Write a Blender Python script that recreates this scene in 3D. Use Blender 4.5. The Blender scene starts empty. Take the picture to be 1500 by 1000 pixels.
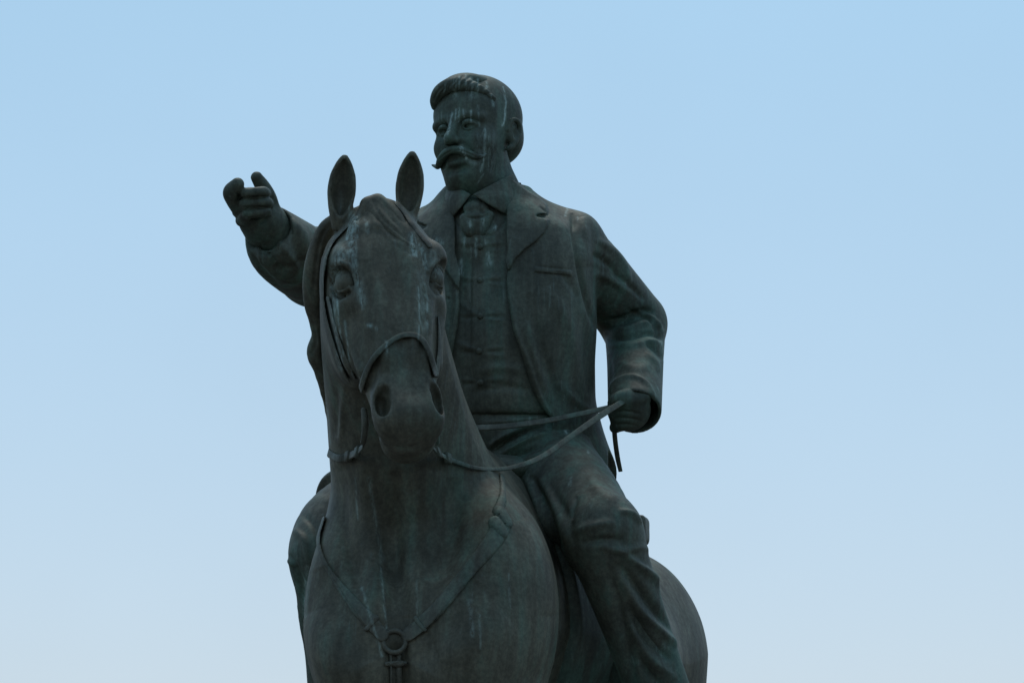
import bpy, math, random, time
import numpy as np

T0 = time.time()
SC = bpy.context.scene

# ------------------------------------------------------------------ scale and camera
# Sculpting unit: 1 unit = 2.76 mm on the (twice life size) bronze. All sculpting is done in a rigid frame whose
# axes are parallel to the camera's (x right, y up, z towards the lens) and is then rotated and scaled into metres.
K = 0.00276
D = 6500.0
ELEV = math.radians(13.0)
CE, SE = math.cos(ELEV), math.sin(ELEV)
CENTRE_H = 1.6 + K * D * SE
RX = np.array([1.0, 0, 0]); RY = np.array([0, -SE, CE]); RZ = np.array([0, -CE, -SE])
ROT = np.stack([RX, RY, RZ])          # rows: sculpt axes in world
CENTRE = np.array([0, 0, CENTRE_H])

cam_d = bpy.data.cameras.new('camera')
cam = bpy.data.objects.new('camera', cam_d)
SC.collection.objects.link(cam)
cam.location = tuple(CENTRE + K * D * RZ)
cam.rotation_euler = (math.radians(90) + ELEV, 0, 0)
cam_d.sensor_width = 36.0
cam_d.lens = 36.0 * D / 1500.0
cam_d.clip_start = 0.5
cam_d.clip_end = 20000
SC.camera = cam

# ------------------------------------------------------------------ sky, sun, exposure
world = bpy.data.worlds.new('World')
SC.world = world
world.use_nodes = True
wn, wl = world.node_tree.nodes, world.node_tree.links
wn.clear()
w_out = wn.new('ShaderNodeOutputWorld')
w_bg = wn.new('ShaderNodeBackground')
w_sky = wn.new('ShaderNodeTexSky')
w_sky.sky_type = 'NISHITA'
w_sky.sun_disc = False
SUN_EL, SUN_AZ = math.radians(68.0), math.radians(0.0)
w_sky.sun_elevation = SUN_EL
w_sky.sun_rotation = SUN_AZ
w_sky.altitude = 200
w_sky.air_density = 1.4
w_sky.dust_density = 1.1
w_sky.ozone_density = 4.0
w_bg.inputs['Strength'].default_value = 0.130
# thin uneven haze: a few per cent of slow variation, and a slight colour trim of the whole sky
w_tc = wn.new('ShaderNodeTexCoord'); w_nz = wn.new('ShaderNodeTexNoise'); w_mr = wn.new('ShaderNodeMapRange')
w_nz.inputs['Scale'].default_value = 9.0; w_nz.inputs['Detail'].default_value = 3.0
w_mr.inputs['From Min'].default_value = 0.3; w_mr.inputs['From Max'].default_value = 0.7
w_mr.inputs['To Min'].default_value = 0.98; w_mr.inputs['To Max'].default_value = 1.02
w_sc = wn.new('ShaderNodeVectorMath'); w_sc.operation = 'SCALE'; w_sc.inputs[0].default_value = (1.012, 0.995, 0.935)
w_mu = wn.new('ShaderNodeVectorMath'); w_mu.operation = 'MULTIPLY'
wl.new(w_tc.outputs['Generated'], w_nz.inputs['Vector']); wl.new(w_nz.outputs['Fac'], w_mr.inputs['Value'])
wl.new(w_mr.outputs[0], w_sc.inputs['Scale']); wl.new(w_sc.outputs[0], w_mu.inputs[1])
# greyer, faintly mauve haze low down, clearer blue higher up (same all round the horizon)
w_sp = wn.new('ShaderNodeSeparateXYZ'); w_el = wn.new('ShaderNodeMapRange'); w_mx = wn.new('ShaderNodeMix'); w_m2 = wn.new('ShaderNodeVectorMath')
w_el.inputs['From Min'].default_value = 0.08; w_el.inputs['From Max'].default_value = 0.38
w_mx.data_type = 'VECTOR'; w_m2.operation = 'MULTIPLY'
w_mx.inputs[4].default_value = (1.03, 0.855, 0.90); w_mx.inputs[5].default_value = (0.99, 1.13, 1.06)
wl.new(w_tc.outputs['Generated'], w_sp.inputs[0]); wl.new(w_sp.outputs['Z'], w_el.inputs['Value'])
wl.new(w_el.outputs[0], w_mx.inputs[0]); wl.new(w_mx.outputs[1], w_m2.inputs[1])
wl.new(w_sky.outputs[0], w_mu.inputs[0]); wl.new(w_mu.outputs[0], w_m2.inputs[0]); wl.new(w_m2.outputs[0], w_bg.inputs['Color'])
wl.new(w_bg.outputs[0], w_out.inputs[0])

sun_d = bpy.data.lights.new('sun', 'SUN')
sun_d.energy = 0.9
sun_d.angle = math.radians(35)
sun_d.color = (1.0, 0.98, 0.95)
sun = bpy.data.objects.new('sun', sun_d)
SC.collection.objects.link(sun)
_sd = np.array([math.sin(SUN_AZ) * math.cos(SUN_EL), math.cos(SUN_AZ) * math.cos(SUN_EL), math.sin(SUN_EL)])
import mathutils
sun.rotation_euler = mathutils.Vector(tuple(_sd)).to_track_quat('Z', 'Y').to_euler()
sun.location = (0, 0, 40)

SC.view_settings.view_transform = 'Standard'
SC.view_settings.look = 'None'
SC.view_settings.gamma = 1.0
SC.view_settings.use_curve_mapping = False
SC.view_settings.exposure = 0.0

# ------------------------------------------------------------------ sculpting helpers
f32 = np.float32


def nrm(v):
    v = np.asarray(v, float)
    return v / np.linalg.norm(v)


def V(px, py, z=0.0):
    """sculpt-frame point seen at photo position (px, py), z units nearer than the reference plane"""
    s = (D - z) / D
    return np.array([(px - 750.0) * s, (500.0 - py) * s, z])


def PX(P):
    s = D / (D - P[:, 2])
    return 750.0 + P[:, 0] * s, 500.0 - P[:, 1] * s


class Frame:
    def __init__(self, o, X, Y, Z):
        self.o = np.asarray(o, float)
        self.A = np.stack([nrm(X), nrm(Y), nrm(Z)])
        self.Af = self.A.astype(f32)
        self.of = self.o.astype(f32)

    def pt(self, *p):
        p = p[0] if len(p) == 1 else p
        return self.o + np.asarray(p, float) @ self.A

    def loc(self, P):
        x, y, z = P[:, 0] - self.of[0], P[:, 1] - self.of[1], P[:, 2] - self.of[2]
        A = self.Af
        q = np.empty_like(P)
        for i in range(3):
            q[:, i] = x * A[i, 0] + y * A[i, 1] + z * A[i, 2]
        return q


WORLDF = Frame((0, 0, 0), (1, 0, 0), (0, 1, 0), (0, 0, 1))


def smin(a, b, k):
    if k <= 0:
        return np.minimum(a, b)
    h = np.maximum(k - np.abs(a - b), 0) * f32(1.0 / k)
    return np.minimum(a, b) - h * h * f32(k * 0.25)


def sstep(x):
    x = np.clip(x, 0, 1)
    return x * x * (3 - 2 * x)


class Sdf:
    def __init__(self):
        self.ops = []

    def u(self, prim, k=0.0):
        self.ops.append(('u', prim[0], np.asarray(prim[1], float), prim[2], k)); return self

    def s(self, prim, k=0.0):
        self.ops.append(('s', prim[0], np.asarray(prim[1], float), prim[2], k)); return self

    def i(self, fn, k=0.0):
        self.ops.append(('i', fn, np.zeros(3), 1e9, k)); return self

    def m(self, fn, c=(0, 0, 0), R=1e9):
        self.ops.append(('m', fn, np.asarray(c, float), R, 0)); return self

    def ev(self, P, cc=None, cr=0.0, cut=None):
        d = np.full(len(P), 1e3, f32)
        if cc is not None and getattr(self, 'nk', -1) != len(self.ops):
            self.later = [max([o[4] for o in self.ops[i:]] + [0]) for i in range(len(self.ops))]
            self.nk = len(self.ops)
        for io, (mode, fn, c, R, k) in enumerate(self.ops):
            if cc is not None and R < 1e8:
                low = math.sqrt(((c - cc) ** 2).sum()) - R - cr
                if low > cut + k + self.later[io]:
                    continue
            if mode == 'u':
                d = smin(d, fn(P), k)
            elif mode == 'n':
                d = smin(d, fn.ev(P, cc, cr, None if cut is None else cut + k + self.later[io]), k)
            elif mode == 's':
                d = -smin(-d, fn(P), k)
            elif mode == 'i':
                d = -smin(-d, -fn(P), k)
            else:
                d = fn(P, d)
        return d

    def n(self, sub, c, R, k=0.0):
        self.ops.append(('n', sub, np.asarray(c, float), R, k)); return self

    def fn(self):
        return lambda P: self.ev(P)


def ell(c, r, fr=WORLDF):
    """ellipsoid: centre c (in frame fr), radii r along the frame's axes"""
    c = np.asarray(c, float); r = np.asarray(r, float)
    cv = fr.pt(c)
    cf, ir, ir2 = c.astype(f32), (1 / r).astype(f32), (1 / r ** 2).astype(f32)

    def fn(P):
        q = fr.loc(P) - cf
        k0 = np.sqrt(((q * ir) ** 2).sum(1))
        k1 = np.sqrt(((q * ir2) ** 2).sum(1)) + f32(1e-6)
        return k0 * (k0 - 1) / k1
    return fn, cv, float(r.max())


def rc(a, b, ra, rb, fr=WORLDF, flat=None):
    """tapered capsule; flat=(axis, factor) squashes it along an axis"""
    a = fr.pt(a); b = fr.pt(b)
    af = a.astype(f32); ba = (b - a)
    l2 = max(float(ba @ ba), 1e-6)
    baf = (ba / l2).astype(f32); bf = ba.astype(f32)
    fa = None
    if flat is not None:
        fa, ff = nrm(flat[0]).astype(f32), f32(1.0 / flat[1] - 1.0)

    def fn(P):
        q = P - af
        h = np.clip(q[:, 0] * baf[0] + q[:, 1] * baf[1] + q[:, 2] * baf[2], 0, 1)
        w = q - h[:, None] * bf
        if fa is not None:
            w = w + np.outer((w @ fa) * ff, fa)
        d = np.sqrt((w * w).sum(1)) - (f32(ra) + f32(rb - ra) * h)
        if fa is not None:
            d = d * f32(flat[1])
        return d
    return fn, (a + b) / 2, float(np.linalg.norm(ba) / 2 + max(ra, rb))


def catmull(pts, n=8):
    P = np.asarray(pts, float)
    if len(P) < 3:
        return np.stack([P[0] + (P[-1] - P[0]) * t for t in np.linspace(0, 1, n + 1)])
    Q = np.vstack([2 * P[0] - P[1], P, 2 * P[-1] - P[-2]])
    out = []
    for i in range(1, len(Q) - 2):
        p0, p1, p2, p3 = Q[i - 1:i + 3]
        for t in np.linspace(0, 1, n, endpoint=False):
            out.append(0.5 * ((2 * p1) + (-p0 + p2) * t + (2 * p0 - 5 * p1 + 4 * p2 - p3) * t * t + (-p0 + 3 * p1 - 3 * p2 + p3) * t ** 3))
    out.append(P[-1])
    return np.array(out)


def tube(pts, rad, fr=WORLDF, n=5, flat=None):
    P = np.array([fr.pt(p) for p in pts])
    PR = np.hstack([P, np.asarray(rad, float)[:, None]])
    C = catmull(PR, n)
    prs = [rc(C[i, :3], C[i + 1, :3], C[i, 3], C[i + 1, 3], flat=flat)[0] for i in range(len(C) - 1)]

    def fn(Q):
        d = prs[0](Q)
        for p in prs[1:]:
            d = np.minimum(d, p(Q))
        return d
    lo, hi = C[:, :3].min(0), C[:, :3].max(0)
    return fn, (lo + hi) / 2, float(np.linalg.norm(hi - lo) / 2 + max(rad))


def pchip(t, y, tt):
    t = np.asarray(t, float); y = np.asarray(y, float)
    h = np.diff(t); dlt = np.diff(y) / h
    m = np.zeros(len(t)); m[0], m[-1] = dlt[0], dlt[-1]
    for i in range(1, len(t) - 1):
        if dlt[i - 1] * dlt[i] > 0:
            w1, w2 = 2 * h[i] + h[i - 1], h[i] + 2 * h[i - 1]
            m[i] = (w1 + w2) / (w1 / dlt[i - 1] + w2 / dlt[i])
    j = np.clip(np.searchsorted(t, tt) - 1, 0, len(h) - 1)
    s = (tt - t[j]) / h[j]
    return ((1 + 2 * s) * (1 - s) ** 2 * y[j] + s * (1 - s) ** 2 * h[j] * m[j] + s * s * (3 - 2 * s) * y[j + 1] + s * s * (s - 1) * h[j] * m[j + 1])


def loft(fr, rows, n=2.0, egg=0.0):
    """rows: (t along frame Y, centre x, centre z, half width, front depth (+z), back depth (-z)); superellipse exponent n"""
    R = np.asarray(rows, float)
    t0, t1 = R[0, 0], R[-1, 0]
    tt = np.linspace(t0, t1, 400)
    L = [pchip(R[:, 0], R[:, i], tt).astype(f32) for i in range(1, 6)]
    sc = f32(399 / (t1 - t0))

    def fn(P):
        q = fr.loc(P)
        j = np.clip((q[:, 1] - f32(t0)) * sc, 0, 399)
        j0 = np.minimum(j.astype(np.int32), 398); fr_ = j - j0
        g = [a[j0] * (1 - fr_) + a[j0 + 1] * fr_ for a in L]
        x = np.abs(q[:, 0] - g[0]); z = q[:, 2] - g[1]
        w = np.maximum(g[2], 1); dp = np.maximum(np.where(z > 0, g[3], g[4]), 1)
        if egg:
            w = w * (1 - f32(egg) * np.clip(z / dp, -0.3, 1))
        z = np.abs(z)
        if n == 2.0:
            k0 = np.sqrt((x / w) ** 2 + (z / dp) ** 2) + f32(1e-5)
            gr = np.sqrt((x / (w * w)) ** 2 + (z / (dp * dp)) ** 2) / k0 + f32(1e-6)
        else:
            a, b = x / w, z / dp
            k0 = (a ** f32(n) + b ** f32(n)) ** f32(1 / n) + f32(1e-5)
            gr = np.sqrt(((a / k0) ** f32(n - 1) / w) ** 2 + ((b / k0) ** f32(n - 1) / dp) ** 2) + f32(1e-6)
        d = (k0 - 1) / gr
        d = np.maximum(d, -np.minimum(w, dp))
        e = np.maximum(f32(t0) - q[:, 1], q[:, 1] - f32(t1))
        return np.where(e > 0, np.sqrt(np.maximum(d, 0) ** 2 + e * e), d)
    mid = fr.pt((R[:, 1].mean(), (t0 + t1) / 2, R[:, 2].mean()))
    rad = math.hypot((t1 - t0) / 2, max(R[:, 3].max() + np.ptp(R[:, 1]), R[:, 4:].max() + np.ptp(R[:, 2])))
    return fn, mid, rad


def _raster(fn, A, pad=16.0):
    lo = A.min(0) - pad; hi = A.max(0) + pad
    nx, ny = (np.ceil(hi - lo)).astype(int) + 1
    gx, gy = np.meshgrid(lo[0] + np.arange(nx), lo[1] + np.arange(ny), indexing='ij')
    T = fn(gx.ravel().astype(f32), gy.ravel().astype(f32)).reshape(nx, ny).astype(f32)
    Tf = T.ravel(); lx, ly = f32(lo[0]), f32(lo[1])

    def look(x, y):
        u = x - lx; v = y - ly
        uc = np.clip(u, 0, f32(nx - 1.001)); vc = np.clip(v, 0, f32(ny - 1.001))
        i = uc.astype(np.int32); j = vc.astype(np.int32)
        fx = uc - i; fy = vc - j
        k = i * ny + j
        a0 = Tf[k] * (1 - fy) + Tf[k + 1] * fy
        a1 = Tf[k + ny] * (1 - fy) + Tf[k + ny + 1] * fy
        return a0 * (1 - fx) + a1 * fx + np.abs(u - uc) * f32(.7) + np.abs(v - vc) * f32(.7)
    return look


def poly_sd(pts):
    """signed distance (negative inside) to a closed 2D polygon"""
    A = np.asarray(pts, f32); B = np.roll(A, -1, 0)

    def fn(x, y):
        d = np.full(len(x), 1e9, f32); ins = np.zeros(len(x), bool)
        for (ax, ay), (bx, by) in zip(A, B):
            ex, ey = bx - ax, by - ay
            wx, wy = x - ax, y - ay
            h = np.clip((wx * ex + wy * ey) / (ex * ex + ey * ey + f32(1e-9)), 0, 1)
            d = np.minimum(d, (wx - ex * h) ** 2 + (wy - ey * h) ** 2)
            c = (ay > y) != (by > y)
            if ey != 0:
                ins ^= c & (x < ex * (y - ay) / ey + ax)
        d = np.sqrt(d)
        return np.where(ins, -d, d)
    return _raster(fn, A)


def _line(pts, wid):
    A = np.asarray(pts, f32); W = np.broadcast_to(np.asarray(wid, f32), (len(A),))

    def fn(x, y):
        d = np.full(len(x), 1e9, f32)
        for i in range(len(A) - 1):
            ax, ay = A[i]; ex, ey = A[i + 1] - A[i]
            wx, wy = x - ax, y - ay
            h = np.clip((wx * ex + wy * ey) / (ex * ex + ey * ey + f32(1e-9)), 0, 1)
            d = np.minimum(d, np.sqrt((wx - ex * h) ** 2 + (wy - ey * h) ** 2) - (W[i] + (W[i + 1] - W[i]) * h))
        return d
    return fn


def line_d(pts, wid):
    """distance to a smooth 2D path minus its (varying) half width"""
    P = np.asarray(pts, float); W = np.broadcast_to(np.asarray(wid, float), (len(P),))
    C = catmull(np.hstack([P, W[:, None], W[:, None]]), 5) if len(P) > 2 else np.hstack([P, W[:, None], W[:, None]])
    return _raster(_line(C[:, :2], C[:, 2]), C[:, :2].astype(f32))


class Band:
    """a strap: the shell of thickness t over another sculpted form, where band(P) < 0"""
    def __init__(self, base, band, t, inner=3.0, rnd=1.5):
        self.base, self.band, self.t, self.inner, self.rnd = base, band, t, inner, rnd

    def ev(self, P, cc=None, cr=0.0, cut=None):
        b = self.band(P).astype(f32)
        d = b.copy()
        m = b < 10
        if m.any():
            h = self.base.ev(P[m], cc, cr, None if cut is None else cut + 12)
            d[m] = -smin(-smin_neg(b[m], h - f32(self.t), self.rnd), h + f32(self.inner), 0)
        return d


def smin_neg(a, b, k):
    return -smin(-a, -b, k)


def axis(*segs):
    out = [segs[0][0]]
    for a, b, h in segs:
        n = max(1, int(round((b - a) / h)))
        out += list(a + (b - a) * (np.arange(n) + 1) / n)
    return np.array(out)


BL = 12


def polygonise(sdf, xs, ys, zs):
    """naive surface nets on a sparse set of grid blocks"""
    ax = []
    for a in (xs, ys, zs):
        a = np.asarray(a, float)
        pad = (-(len(a) - 1)) % BL
        st = a[-1] - a[-2]
        ax.append(np.concatenate([a, a[-1] + st * (np.arange(pad) + 1)]))
    xs, ys, zs = ax
    nb = [(len(a) - 1) // BL for a in ax]
    lo = [a[0:-1:BL] for a in ax]; hi = [a[BL::BL] for a in ax]
    c = [(l + h) / 2 for l, h in zip(lo, hi)]; hf = [(h - l) / 2 for l, h in zip(lo, hi)]
    G = np.stack(np.meshgrid(*c, indexing='ij'), -1).reshape(-1, 3)
    H = np.stack(np.meshgrid(*hf, indexing='ij'), -1).reshape(-1, 3)
    rad = np.linalg.norm(H, axis=1)
    d = np.concatenate([sdf.ev(G[s:s + 4000].astype(f32)) for s in range(0, len(G), 4000)])
    act = np.nonzero(np.abs(d) < rad * 1.05 + 3)[0]
    NY, NZ = len(ys) - 1, len(zs) - 1
    E = np.array([(0, 1), (2, 3), (4, 5), (6, 7), (0, 2), (1, 3), (4, 6), (5, 7), (0, 4), (1, 5), (2, 6), (3, 7)])
    CO = np.array([(i, j, k) for i in (0, 1) for j in (0, 1) for k in (0, 1)])

    def block(b):
        bi, bj, bk = np.unravel_index(b, nb)
        i0, j0, k0 = bi * BL, bj * BL, bk * BL
        X, Y, Z = xs[i0:i0 + BL + 1], ys[j0:j0 + BL + 1], zs[k0:k0 + BL + 1]
        P = np.stack(np.meshgrid(X, Y, Z, indexing='ij'), -1).reshape(-1, 3).astype(f32)
        v = sdf.ev(P, G[b], rad[b], 5.0).reshape(BL + 1, BL + 1, BL + 1)
        s = v < 0
        if s.all() or not s.any():
            return None
        nxt = []
        for ax_ in range(3):
            for side_, dl in ((0, -1), (BL, 1)):
                q = np.take(s, side_, ax_)
                if q.any() and not q.all():
                    bb_ = [bi, bj, bk]; bb_[ax_] += dl
                    if 0 <= bb_[ax_] < nb[ax_]:
                        nxt.append(int(np.ravel_multi_index(bb_, nb)))
        cnt = np.zeros((BL, BL, BL), np.int8)
        for o in CO:
            cnt += s[o[0]:o[0] + BL, o[1]:o[1] + BL, o[2]:o[2] + BL]
        ci = np.argwhere((cnt > 0) & (cnt < 8))
        if not len(ci):
            return None, None, None, nxt
        cr = ci[:, None, :] + CO[None]
        cv = v[cr[..., 0], cr[..., 1], cr[..., 2]]
        cp = np.stack([X[cr[..., 0]], Y[cr[..., 1]], Z[cr[..., 2]]], -1)
        a, bb = cv[:, E[:, 0]], cv[:, E[:, 1]]
        cross = (a < 0) != (bb < 0)
        t = np.where(cross, a / np.where(cross, a - bb, 1), 0)
        pos = cp[:, E[:, 0]] + (cp[:, E[:, 1]] - cp[:, E[:, 0]]) * t[..., None]
        w = cross.astype(float)
        vert = (pos * w[..., None]).sum(1) / w.sum(1)[:, None]
        ids = ((ci[:, 0] + i0).astype(np.int64) * NY + ci[:, 1] + j0) * NZ + ci[:, 2] + k0
        quads = []
        for axn in range(3):
            sl0 = [slice(0, BL)] * 3; sl1 = [slice(0, BL)] * 3
            sl1[axn] = slice(1, BL + 1)
            s0, s1 = s[tuple(sl0)], s[tuple(sl1)]
            e = np.argwhere(s0 != s1)
            if not len(e):
                continue
            ins = s0[e[:, 0], e[:, 1], e[:, 2]]
            g = e + np.array([i0, j0, k0])
            u_, v_ = [(1, 2), (2, 0), (0, 1)][axn]
            q = []
            for du, dv in ((-1, -1), (0, -1), (0, 0), (-1, 0)):
                h = g.copy(); h[:, u_] += du; h[:, v_] += dv
                q.append((h[:, 0].astype(np.int64) * NY + h[:, 1]) * NZ + h[:, 2])
            q = np.stack(q, 1)
            q[~ins] = q[~ins][:, ::-1]
            quads.append(q)
        return vert, ids, (np.concatenate(quads) if quads else np.zeros((0, 4), np.int64)), nxt
    res, done, todo = [], set(), [int(b) for b in act]
    while todo:                       # follow the surface into any block the first look missed
        done.update(todo)
        got = [r for r in map(block, todo) if r is not None]
        todo = sorted({b for r in got for b in r[3]} - done)
        res += [r for r in got if r[0] is not None]
    vert = np.concatenate([r[0] for r in res]); ids = np.concatenate([r[1] for r in res]); qd = np.concatenate([r[2] for r in res])
    o = np.argsort(ids); ids = ids[o]; vert = vert[o]
    j = np.clip(np.searchsorted(ids, qd), 0, len(ids) - 1)
    ok = ids[j] == qd
    bad = np.nonzero(~ok.all(1) & (ok.sum(1) >= 2))[0]
    if len(bad):                      # rounding at a block border: close the pinhole with a fresh vertex
        new = []
        for b in bad:
            w = vert[j[b][ok[b]]].mean(0)
            for c_ in np.nonzero(~ok[b])[0]:
                j[b, c_] = len(vert) + len(new); new.append(w + 1e-3 * c_)
        vert = np.vstack([vert, np.array(new)])
    keep = ok.sum(1) >= 2
    return vert, j[keep].astype(np.int32)


def vnormals(v, f):
    n = np.cross(v[f[:, 2]] - v[f[:, 0]], v[f[:, 3]] - v[f[:, 1]])
    out = np.stack([np.bincount(f.ravel(), np.repeat(n[:, i], 4), len(v)) for i in range(3)], 1)
    return out / (np.linalg.norm(out, axis=1)[:, None] + 1e-9)


def smooth(v, f, it=1, lam=0.5):
    e = np.concatenate([f[:, [0, 1]], f[:, [1, 2]], f[:, [2, 3]], f[:, [3, 0]]])
    deg = np.bincount(e.ravel(), minlength=len(v)).astype(float)
    for _ in range(it):
        acc = np.stack([np.bincount(e[:, 0], v[e[:, 1], i], len(v)) + np.bincount(e[:, 1], v[e[:, 0], i], len(v)) for i in range(3)], 1)
        v = v + lam * (acc / np.maximum(deg, 1)[:, None] - v)
    return v


def strokes(v, n, S, both=False):
    """chisel work: each stroke = (2D path over the front, half width, depth (+ ridge, - groove)[, fall-off])"""
    px, py = PX(v)
    amt = np.zeros(len(v))
    face = np.clip((n[:, 2] + 0.05) / 0.3, 0, 1)
    for st in S:
        pts, w, a = st[0], st[1], st[2]
        pts = catmull(np.asarray(pts, float), 5) if len(pts) > 2 else np.asarray(pts, float)
        m = np.nonzero((px > pts[:, 0].min() - 2.5 * w) & (px < pts[:, 0].max() + 2.5 * w) & (py > pts[:, 1].min() - 2.5 * w) & (py < pts[:, 1].max() + 2.5 * w) & (face > 0))[0]
        if not len(m):
            continue
        A = pts.astype(f32); x = px[m].astype(f32); y = py[m].astype(f32)
        best = np.full(len(m), 1e9, f32); tb = np.zeros(len(m), f32)
        L = len(A) - 1
        for i in range(L):
            ax, ay = A[i]; ex, ey = A[i + 1] - A[i]
            wx, wy = x - ax, y - ay
            h = np.clip((wx * ex + wy * ey) / (ex * ex + ey * ey + 1e-9), 0, 1)
            dd = (wx - ex * h) ** 2 + (wy - ey * h) ** 2
            b = dd < best
            best[b] = dd[b]; tb[b] = ((i + h) / L)[b]
        taper = np.maximum(np.sin(np.pi * np.clip(tb, 0, 1)), 0) ** 0.6 if len(st) < 4 else 1.0
        amt[m] += a * taper * np.exp(-best / (w * w) * 1.2) * face[m]
    return v + n * amt[:, None]


def stain_mask(v, n, S):
    px, py = PX(v)
    out = np.zeros(len(v))
    face = np.clip((n[:, 2] - 0.0) / 0.2, 0, 1)
    for pts, w, a in S:
        pts = np.asarray(pts, float)
        m = np.nonzero((px > pts[:, 0].min() - 2 * w) & (px < pts[:, 0].max() + 2 * w) & (py > pts[:, 1].min() - 2 * w) & (py < pts[:, 1].max() + 2 * w))[0]
        if not len(m):
            continue
        d = _line(pts, 0)(px[m].astype(f32), py[m].astype(f32))
        out[m] = np.maximum(out[m], a * np.exp(-(d / w) ** 2) * face[m])
    return out


def to_world(v):
    return CENTRE + K * (v @ ROT)


def link_mesh(name, vw, faces, mat, parent=None, attr=None, flat=False):
    me = bpy.data.meshes.new(name)
    faces = np.asarray(faces, np.int32)
    me.vertices.add(len(vw)); me.vertices.foreach_set('co', np.ascontiguousarray(vw, f32).ravel())
    me.loops.add(faces.size); me.loops.foreach_set('vertex_index', faces.ravel())
    me.polygons.add(len(faces))
    k = faces.shape[1]
    me.polygons.foreach_set('loop_start', np.arange(0, faces.size, k, dtype=np.int32))
    me.polygons.foreach_set('loop_total', np.full(len(faces), k, np.int32))
    me.polygons.foreach_set('use_smooth', np.full(len(faces), not flat, bool))
    me.update(calc_edges=True)
    me.validate()
    if attr is not None:
        at = me.attributes.new('stain', 'FLOAT', 'POINT')
        at.data.foreach_set('value', attr.astype(f32))
    me.materials.append(mat)
    o = bpy.data.objects.new(name, me)
    SC.collection.objects.link(o)
    if parent is not None:
        o.parent = parent
    return o


STAINS = []
BASE = None      # world position of the statue's base, set below


def cast(name, sdf, xs, ys, zs, mat, parent, chisel=None, sm=1, lam=0.5):
    v, f = polygonise(sdf, xs, ys, zs)
    if sm:
        v = smooth(v, f, sm, lam)
    n = vnormals(v, f)
    if chisel:
        v = strokes(v, n, chisel)
        n = vnormals(v, f)
    at = stain_mask(v, n, STAINS)
    o = link_mesh(name, to_world(v) - BASE, f, mat, parent, at)
    print('%-14s %7d verts  %.1fs' % (name, len(v), time.time() - T0))
    return o


def bbox(lo, hi, h):
    return [axis((lo[i], hi[i], h)) for i in range(3)]


def around(prim_c, r, h):
    c = np.asarray(prim_c, float); r = np.broadcast_to(np.asarray(r, float), (3,))
    return bbox(c - r, c + r, h)


def ribbon(name, pts, width, thick, nor, mat, parent, sub=8, twist=None):
    """flat strap swept along a smooth path; nor = hint for the flat side's normal at each control point (or one for all)"""
    C = catmull(pts, sub)
    N = np.asarray(nor, float)
    if N.ndim == 1:
        N = np.repeat(N[None], len(pts), 0)
    N = catmull(N, sub)
    W = np.asarray(width, float)
    W = np.repeat(W, len(pts)) if W.ndim == 0 else W
    W = catmull(np.repeat(W[:, None], 3, 1), sub)[:, 0]
    Tn = np.gradient(C, axis=0); Tn /= np.linalg.norm(Tn, axis=1)[:, None]
    B = np.cross(N, Tn); B /= np.linalg.norm(B, axis=1)[:, None]
    N = np.cross(Tn, B)
    prof = [(-1, -.6), (-.8, -1), (.8, -1), (1, -.6), (1, .6), (.8, 1), (-.8, 1), (-1, .6)]
    m = len(prof)
    v = np.concatenate([C + B * (W[:, None] / 2 * a) + N * (thick / 2 * b) for a, b in prof]).reshape(m, len(C), 3).transpose(1, 0, 2).reshape(-1, 3)
    f = []
    for i in range(len(C) - 1):
        for j in range(m):
            a, b = i * m + j, i * m + (j + 1) % m
            f.append((a, b, b + m, a + m))
    e = (len(C) - 1) * m
    for q in ((0, 1, 2, 3), (0, 3, 4, 7), (4, 5, 6, 7)):
        f.append(q[::-1]); f.append(tuple(e + x for x in q))
    f = np.array(f)
    n = vnormals(v, f)
    # make the winding face outwards
    if (n * (v - np.repeat(C, m, 0))).sum() < 0:
        f = f[:, ::-1]; n = -n
    return link_mesh(name, to_world(v) - BASE, f, mat, parent, stain_mask(v, n, STAINS))


def torus_mesh(name, c, nor, R, r, mat, parent, n=28, m=10, sx=1.0):
    nor = nrm(nor)
    a = nrm(np.cross(nor, (0.0, 1.0, 0.1))); b = np.cross(nor, a)
    v, f = [], []
    for i in range(n):
        t = 2 * math.pi * i / n
        d = a * math.cos(t) * sx + b * math.sin(t)
        for j in range(m):
            p = 2 * math.pi * j / m
            v.append(np.asarray(c) + d * (R + r * math.cos(p)) + nor * r * math.sin(p))
            f.append((i * m + j, ((i + 1) % n) * m + j, ((i + 1) % n) * m + (j + 1) % m, i * m + (j + 1) % m))
    v, f = np.array(v), np.array(f)
    return link_mesh(name, to_world(v) - BASE, f, mat, parent, np.zeros(len(v)))

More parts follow.
